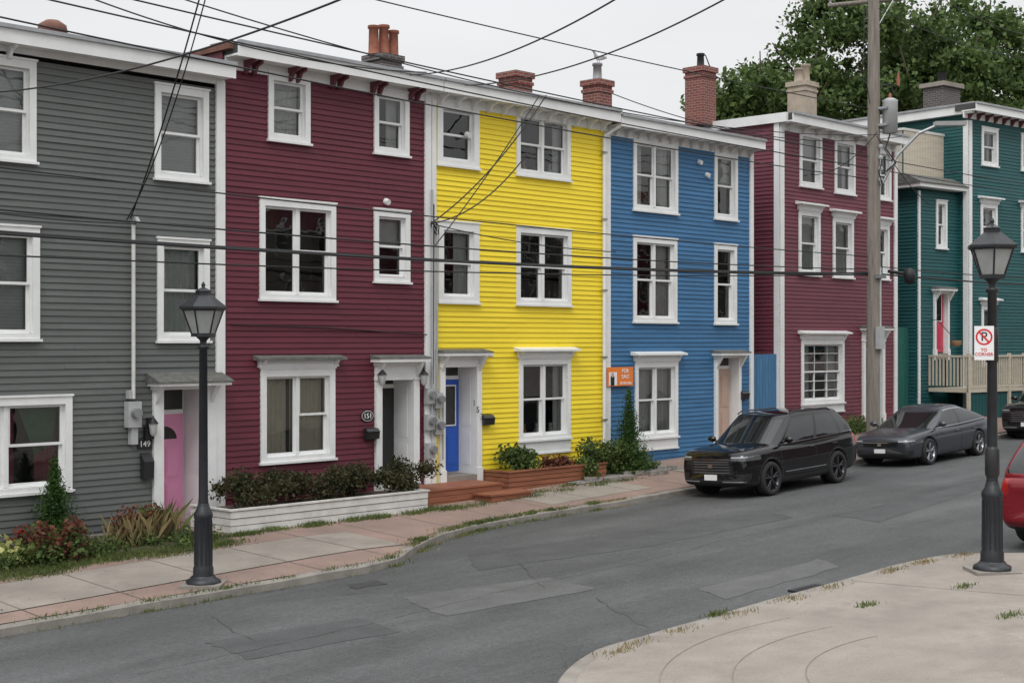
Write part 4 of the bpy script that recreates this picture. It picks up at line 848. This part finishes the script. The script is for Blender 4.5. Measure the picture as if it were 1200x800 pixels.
# ---------------------------------------------------------------- vehicles
def paint(name,col,rough=.12,metal=.0,spec=.5):
    return mat(name,col,rough,.04,2,metal=metal,spec=spec)
M['carblack']=paint('car_paint_black',(.004,.004,.005),.07,0,.6); M['cargrey']=paint('car_paint_metallic_grey',(.075,.080,.092),.20,.55,.6); M['carred']=paint('car_paint_red',(.20,.010,.018),.13,.1,.6)
M['plastic']=mat('black_plastic',(.014,.014,.015),.6,.1); M['tyre']=mat('tyre_rubber',(.016,.016,.016),.85,.2,8); M['alloy']=mat('alloy_wheel',(.05,.05,.055),.3,.1,metal=.6); M['alloylt']=mat('alloy_wheel_light',(.30,.31,.33),.3,.1,metal=.8)
M['carglass']=mat('car_glass',(.010,.012,.013),.02,.1,spec=.75); M['hlight']=mat('headlamp_lens',(.10,.105,.11),.06,.1,6,metal=.3,spec=.8); M['tlight']=mat('tail_lamp_lens',(.32,.012,.012),.15,.1); M['chrome']=mat('chrome',(.5,.5,.52),.15,.03,metal=1)
M['drl']=mat('lamp_strip',(.75,.77,.8),.15,.03)
HALF=[(0,0),(.6,0),(.86,.01),(.95,.06),(.98,.2),(.992,.42),(1.0,.60),(.975,.70),(.965,.82),(.93,.94),(.84,.99),(.6,1.012),(0,1.03)]
def car(name,mw,st,gh,L,Wi,wr,ax,pm,suv,alloy='alloy'):
    E=empty(name,mw); n=len(HALF); ringn=2*n-2; V=[];F_=[]
    for x,zt,zb,wf in st:
        hw=Wi/2*wf; pts=[(hw*y,zb+(zt-zb)*z) for y,z in HALF]; full=pts+[(-y,z) for y,z in pts[-2:0:-1]]
        for y,z in full:
            sw=.18*(abs(y)/(Wi/2))**2.5 if x>1.6 else (-.09*(abs(y)/(Wi/2))**2.5 if x<-1.9 else 0)
            V.append((x-sw,y,z))
    for i in range(len(st)-1):
        for j in range(ringn): F_.append((i*ringn+j,i*ringn+(j+1)%ringn,(i+1)*ringn+(j+1)%ringn,(i+1)*ringn+j))
    F_.append(tuple(range(ringn))); F_.append(tuple(range((len(st)-1)*ringn,len(st)*ringn)))
    me=bpy.data.meshes.new('body'); me.from_pydata(V,[],F_); bm=bmesh.new(); bm.from_mesh(me); bmesh.ops.recalc_face_normals(bm,faces=bm.faces); bm.to_mesh(me); bm.free()
    o=bpy.data.objects.new('body',me); scene.collection.objects.link(o); s=o.modifiers.new('s','SUBSURF'); s.levels=3; s.render_levels=3
    cut=[]
    for a in ax:
        for sd in (-1,1):
            c=MB(); c.tube((a,sd*(Wi/2-.28),wr+.01),(a,sd*(Wi/2+.3),wr+.01),wr+.045,wr+.045,'plastic',40); co=c.obj('cut'); cut.append(co)
            m=o.modifiers.new('b','BOOLEAN'); m.operation='DIFFERENCE'; m.object=co; m.solver='EXACT'
    bpy.context.view_layer.update(); dg=bpy.context.evaluated_depsgraph_get(); nm=bpy.data.meshes.new_from_object(o.evaluated_get(dg)); o.modifiers.clear(); o.data=nm
    for c in cut: bpy.data.objects.remove(c)
    nm.materials.clear()
    for k in (pm,'plastic','hlight','tlight','black','chrome'): nm.materials.append(M[k])
    hb=st[1][1]; 
    for p in nm.polygons:
        c=p.center; p.use_smooth=True; i=0; ay=abs(c.y)
        dmin=min(math.hypot(c.x-a,c.z-wr) for a in ax)
        if dmin<wr+.042 and ay<Wi/2-.02 or (dmin<wr+.05 and abs(p.normal.y)<.5): i=1
        elif suv and (c.z<.36 or (dmin<wr+.09 and ay>Wi*.42)): i=1
        elif not suv and c.z<.24: i=1
        if c.x>L/2-.20 and p.normal.x>.3:
            if suv:
                if ay<Wi*.29 and .52<c.z<.84: i=4
                elif c.z<.42: i=1
            else:
                if ay<Wi*.27 and .50<c.z<.62: i=4
                elif ay<Wi*.36 and .26<c.z<.43: i=4
        if c.x>L/2-.6 and ay>Wi*.27 and (hb-.08<c.z<hb+.02): i=2
        if c.x>L/2-.25 and ay>Wi*.33 and (.42 if suv else .3)<c.z<(.54 if suv else .42): i=4
        if c.x<-L/2+.30 and ay>Wi*(.30 if not suv else .36) and (st[-2][1]-.22<c.z<st[-2][1]+.03): i=3
        p.material_index=i
    attach(o,E,mw)
    bv=BVHTree.FromPolygons([v.co for v in nm.vertices],[tuple(p.vertices) for p in nm.polygons])
    xa,xra,xrc,xb,zbase,zroof,wb,wt=gh; half=[]
    for i in range(9): y=.84*i/8; half.append((1-.14*y*y,y,'F'))
    half+= [(.885,.90,'c'),(.865,.95,'c'),(.84,.98,'c')]
    NS=46
    for i in range(NS+1): t=.82-1.66*i/NS; half.append((t,1-.05*t*t,'S'))
    half+=[(-.87,.94,'c'),(-.92,.89,'c')]
    for i in range(7): y=.83*(1-i/6); half.append((-1+.07*y*y,y,'R'))
    full=half+[(x,-y,k) for x,y,k in half[-2:0:-1]]; nr=len(full)
    ks=[-.14,.0,.05,.08,.2,.35,.5,.65,.78,.88,.915,.96,1.0]; V=[]
    drop=.05
    def rf(x,kk): return -(drop*max(0,-x)**2.2+(.05 if suv else .06)*max(0,x)**2.5)*kk
    for k in ks:
        kk=max(k,0); f=xa+(xra-xa)*kk**.92; r=xb+(xrc-xb)*kk**1.3; w=wb+(wt-wb)*kk**1.35
        for x,y,_ in full:
            X=r+(f-r)*(x+1)/2; zb_=zbase+.07*max(0,-x)*(1-kk)-.04*max(0,x)*(1-kk); V.append((X,y*w,zb_+(zroof-zbase)*k+rf(x,kk)))
    for sc,dz in ((.965,.018),(.9,.032),(.7,.05),(.35,.062)):
        for x,y,_ in full:
            X=xrc+(xra-xrc)*(x*sc+1)/2; V.append((X,y*wt*sc,zroof+dz+rf(x*sc,1)))
    g=MB(); NL=len(ks)+4
    for j in range(NL-1):
        for i in range(nr):
            i2=(i+1)%nr; a,b2=full[i],full[i2]; tx=(a[0]+b2[0])/2; kd=a[2] if a[2]==b2[2] else 'c'; m=pm
            if j<len(ks)-1:
                k=(ks[j]+ks[j+1])/2
                if .08<k<.88:
                    if kd in 'FR': m='carglass'
                    elif kd=='S':
                        if tx>-.80 and tx<.79:
                            m='carglass'
                            if abs(tx-.06)<.025: m='black'
                            if suv and -.58<tx<-.50: m=pm
                            if (not suv) and tx<-.52: m=pm if (tx<-.66 or k>.62) else 'carglass'
                            if suv and tx<-.70 and k<.3: m=pm
                elif kd=='S' and .05<k<.08: m='chrome'
                elif kd=='S' and .88<k<.915 and not suv: m='chrome'
                elif kd=='F' and k<.08: m='plastic'
            g.add([V[j*nr+i],V[j*nr+i2],V[(j+1)*nr+i2],V[(j+1)*nr+i]],[(0,1,2,3)],m,True)
    g.quad([V[(NL-1)*nr+i] for i in range(nr)],pm)
    go=g.obj('cabin',E,mw); bm=bmesh.new(); bm.from_mesh(go.data); bmesh.ops.remove_doubles(bm,verts=bm.verts,dist=.0005); bmesh.ops.recalc_face_normals(bm,faces=bm.faces); bm.to_mesh(go.data); bm.free()
    d=MB()
    def seam(pts,w=.012,m='cable',lift=.003):
        for sd in (-1,1):
            prev=None
            for x,z in pts:
                h=bv.ray_cast(Vector((x,sd*3,z)),Vector((0,-sd,0)))
                if h[0] is None: prev=None; continue
                p=h[0]+Vector((0,sd*lift,0))
                if prev is not None:
                    t=(p-prev); t.y=0
                    if t.length>0:
                        t.normalize(); nn=Vector((-t.z,0,t.x))*w/2; d.quad([prev-nn,prev+nn,p+nn,p-nn],m)
                prev=p
    zt_=zbase-.03; xm=(xb+xa)/2+(xa-xb)/2*.06
    zl=.42 if suv else .28
    for xx in (xa-.32,xm,xm-.95): seam([(xx-(.06*(z-zl)),z) for z in np.linspace(zl,zt_,8)])
    seam([(x,zl+.0) for x in np.linspace(xm-.95,xa-.32,12)])
    if suv: seam([(x,zl+.05) for x in np.linspace(ax[1]+wr+.16,ax[0]-wr-.16,14)],.018,'metal')
    for xx in (xm+.16,xm-.80):
        for sd in (-1,1):
            h=bv.ray_cast(Vector((xx,sd*3,zbase-.13)),Vector((0,-sd,0)))
            if h[0]: p=h[0]; d.tube((xx-.1,p.y+sd*.02,p.z),(xx+.1,p.y+sd*.02,p.z),.014,.014,pm,6)
    for sd in (-1,1):   # mirrors
        c=Vector((xa-.50,sd*(wb+.13),zbase+.10)); V=[];ns=8;seg=10
        for i in range(ns+1):
            th=math.pi*i/ns
            for q in range(seg): ph=2*math.pi*q/seg; V.append(c+Vector((.07*math.sin(th)*math.cos(ph)*(1.2 if math.cos(ph)>0 else .5),.11*math.cos(th),.075*math.sin(th)*math.sin(ph))))
        d.add(V,[(i*seg+q,i*seg+(q+1)%seg,(i+1)*seg+(q+1)%seg,(i+1)*seg+q) for i in range(ns) for q in range(seg)],pm,True)
        d.tube((xa-.50,sd*(wb-.05),zbase+.02),(xa-.50,sd*(wb+.08),zbase+.07),.022,.022,'black',6)
        if suv:
            d.path([(xra-.15,sd*(wt-.02),zroof+.00),(xra-.3,sd*(wt-.02),zroof+.06),(xrc+.55,sd*(wt-.02),zroof+.045),(xrc+.4,sd*(wt-.02),zroof-.01)],.016,'black',6)
    def fx(y,z,s=1):
        h=bv.ray_cast(Vector((s*4,y,z)),Vector((-s,0,0))); return h[0].x if h[0] else s*L/2
    def strip(z,y0,y1,w,m,n=10,lift=.006):
        for sd in (-1,1):
            P=[(fx(sd*y,z)+lift,sd*y) for y in np.linspace(y0,y1,n)]
            for p,q in zip(P[:-1],P[1:]): d.quad([(p[0],p[1],z-w/2),(q[0],q[1],z-w/2),(q[0],q[1],z+w/2),(p[0],p[1],z+w/2)],m)
    if suv:
        for z in (.56,.62,.68,.74,.79): strip(z,0,.46,.010,'metal')
        strip(.845,.0,.5,.014,'chrome'); x=fx(0,.70); d.box(x,x+.02,-.06,.06,.66,.74,'chrome'); x=fx(0,.47); d.box(x,x+.02,-.16,.16,.40,.52,'signwhite')
        strip(hb-.005,.52,.82,.016,'drl'); strip(.37,.3,.8,.025,'metal')
    else:
        strip(.615,.0,.5,.02,'chrome'); x=fx(0,.565); d.box(x,x+.02,-.05,.05,.535,.595,'chrome'); x=fx(0,.40); d.box(x,x+.018,-.15,.15,.36,.46,'signwhite'); strip(hb-.03,.50,.80,.02,'drl')
    x=fx(0,.8,-1); d.box(x-.02,x,-.16,.16,.72,.84,'signwhite')
    for a in ax:
        for sd in (-1,1):
            yo=sd*(Wi/2-.02)
            d.tube((a,sd*(Wi/2-.27),wr),(a,sd*(Wi/2-.285),wr),wr+.05,wr+.05,'cable',24)
            seg=32; prof=[(wr*.70,0),(wr*.73,.012),(wr*.93,.012),(wr*.985,-.02),(wr,-.05),(wr,-.17),(wr*.95,-.21),(wr*.6,-.21)]
            V=[(a+r*math.cos(2*math.pi*q/seg),yo+sd*dy,wr+r*math.sin(2*math.pi*q/seg)) for r,dy in prof for q in range(seg)]
            d.add(V,[(i*seg+q,i*seg+(q+1)%seg,(i+1)*seg+(q+1)%seg,(i+1)*seg+q) for i in range(len(prof)-1) for q in range(seg)],'tyre',True)
            V=[(a+r*math.cos(2*math.pi*q/seg),yo+sd*dy,wr+r*math.sin(2*math.pi*q/seg)) for r,dy in ((wr*.73,.006),(wr*.69,.0),(wr*.66,-.09)) for q in range(seg)]
            d.add(V,[(i*seg+q,i*seg+(q+1)%seg,(i+1)*seg+(q+1)%seg,(i+1)*seg+q) for i in range(2) for q in range(seg)],alloy,True)
            d.tube((a,yo-sd*.10,wr),(a,yo-sd*.09,wr),wr*.67,wr*.67,'cable',24)
            for q in range(5):
                for off in (-.16,.16):
                    t=2*math.pi*q/5+.3; t2=t+off; d.tube((a+.04*math.cos(t),yo-sd*.02,wr+.04*math.sin(t)),(a+wr*.69*math.cos(t2),yo-sd*.012,wr+wr*.69*math.sin(t2)),.022,.017,alloy,6)
            d.tube((a,yo-sd*.05,wr),(a,yo+sd*.0,wr),.06,.05,alloy,14)
    d.obj('wheels_and_fittings',E,mw); return E
def cmat(u,v,fwd):
    ax_=Vector((DX*fwd,DY*fwd,.03*fwd)).normalized(); nrm=Vector((-.03*DX-.04*NX,-.03*DY-.04*NY,1)).normalized(); y=nrm.cross(ax_).normalized(); ax_=y.cross(nrm)
    m=Matrix((ax_,y,nrm)).transposed().to_4x4(); m.translation=Wd(u,v,road_z(u,v)); return m
SUV=[(2.40,.74,.44,.76),(2.385,.89,.33,.85),(2.33,.985,.27,.91),(2.1,1.03,.23,.97),(1.6,1.07,.21,1),(1.1,1.09,.21,1),(.3,1.08,.21,1),(-.6,1.09,.21,1),(-1.4,1.13,.22,1),(-1.9,1.16,.25,.99),(-2.2,1.15,.32,.95),(-2.34,1.07,.40,.89),(-2.37,.92,.5,.8)]
SED=[(2.36,.58,.38,.72),(2.34,.68,.27,.82),(2.24,.76,.2,.90),(1.95,.82,.18,.96),(1.45,.87,.17,1),(.95,.91,.17,1),(.3,.92,.17,1),(-.6,.94,.17,1),(-1.3,.97,.18,.995),(-1.8,1.0,.2,.97),(-2.15,1.01,.26,.93),(-2.29,.97,.36,.87),(-2.32,.84,.45,.8)]
GS=(1.36,.42,-1.78,-2.30,1.06,1.68,.885,.71); GD=(1.36,.20,-.85,-2.10,.89,1.37,.84,.62)
car('parked_suv',cmat(11.95,4.15,-1),SUV,GS,4.7,1.87,.37,(1.42,-1.28),'carblack',True)
car('parked_sedan',cmat(19.05,4.15,-1),SED,GD,4.64,1.80,.335,(1.39,-1.31),'cargrey',False,'alloylt')
car('parked_suv',cmat(5.25+2.33,13.42,1),SUV,GS,4.7,1.87,.37,(1.42,-1.28),'carred',True)
car('parked_suv',cmat(27.7,4.1,-1),SUV,GS,4.7,1.87,.37,(1.42,-1.28),'carblack',True)
# ---------------------------------------------------------------- sky & light
w=bpy.data.worlds.new('World'); scene.world=w; w.use_nodes=True; nt=w.node_tree; N=nt.nodes; L=nt.links; bg=N['Background']
el,az=math.radians(52),math.radians(190)
sky=N.new('ShaderNodeTexSky'); sky.sky_type='NISHITA'; sky.sun_disc=False; sky.sun_elevation=el; sky.sun_rotation=az; sky.dust_density=3
tc=N.new('ShaderNodeTexCoord'); sp=N.new('ShaderNodeSeparateXYZ'); L.new(tc.outputs['Generated'],sp.inputs[0])
cr=N.new('ShaderNodeValToRGB'); e=cr.color_ramp.elements; e[0].position=0; e[0].color=(.425,.428,.434,1); e[1].position=1; e[1].color=(.98,.99,1.0,1); k=e.new(.28); k.color=(.445,.448,.453,1)
L.new(sp.outputs[2],cr.inputs[0])
nz=N.new('ShaderNodeTexNoise'); nz.inputs['Scale'].default_value=2.2; nz.inputs['Detail'].default_value=5; mp=N.new('ShaderNodeMapping'); mp.inputs['Scale'].default_value=(1,1,3); L.new(tc.outputs['Generated'],mp.inputs[0]); L.new(mp.outputs[0],nz.inputs[0])
mr=N.new('ShaderNodeMapRange'); mr.inputs[1].default_value=.3; mr.inputs[2].default_value=.7; mr.inputs[3].default_value=18.3; mr.inputs[4].default_value=21.0; L.new(nz.outputs[0],mr.inputs[0])
sc=N.new('ShaderNodeVectorMath'); sc.operation='SCALE'; L.new(cr.outputs[0],sc.inputs[0]); L.new(mr.outputs[0],sc.inputs['Scale'])
mx=N.new('ShaderNodeMixRGB'); mx.inputs[0].default_value=.94; L.new(sky.outputs[0],mx.inputs[1]); L.new(sc.outputs[0],mx.inputs[2]); L.new(mx.outputs[0],bg.inputs[0]); bg.inputs[1].default_value=.1
sl=bpy.data.lights.new('sun','SUN'); sl.energy=1.4; sl.angle=math.radians(28); sl.color=(1,.985,.965); so=bpy.data.objects.new('sun',sl); scene.collection.objects.link(so)
dirv=Vector((math.sin(az)*math.cos(el),math.cos(az)*math.cos(el),math.sin(el))); so.rotation_euler=dirv.to_track_quat('Z','Y').to_euler(); so.location=(0,0,40)
cam=bpy.data.cameras.new('camera'); cam.lens=50; cam.sensor_width=36; cam.clip_end=2000; co=bpy.data.objects.new('camera',cam); scene.collection.objects.link(co); co.location=(0,0,EYE); co.rotation_euler=(math.pi/2,0,0); scene.camera=co
scene.view_settings.view_transform='Standard'; scene.view_settings.look='None'; scene.view_settings.exposure=0; scene.view_settings.gamma=1
print('objects',len(bpy.data.objects))
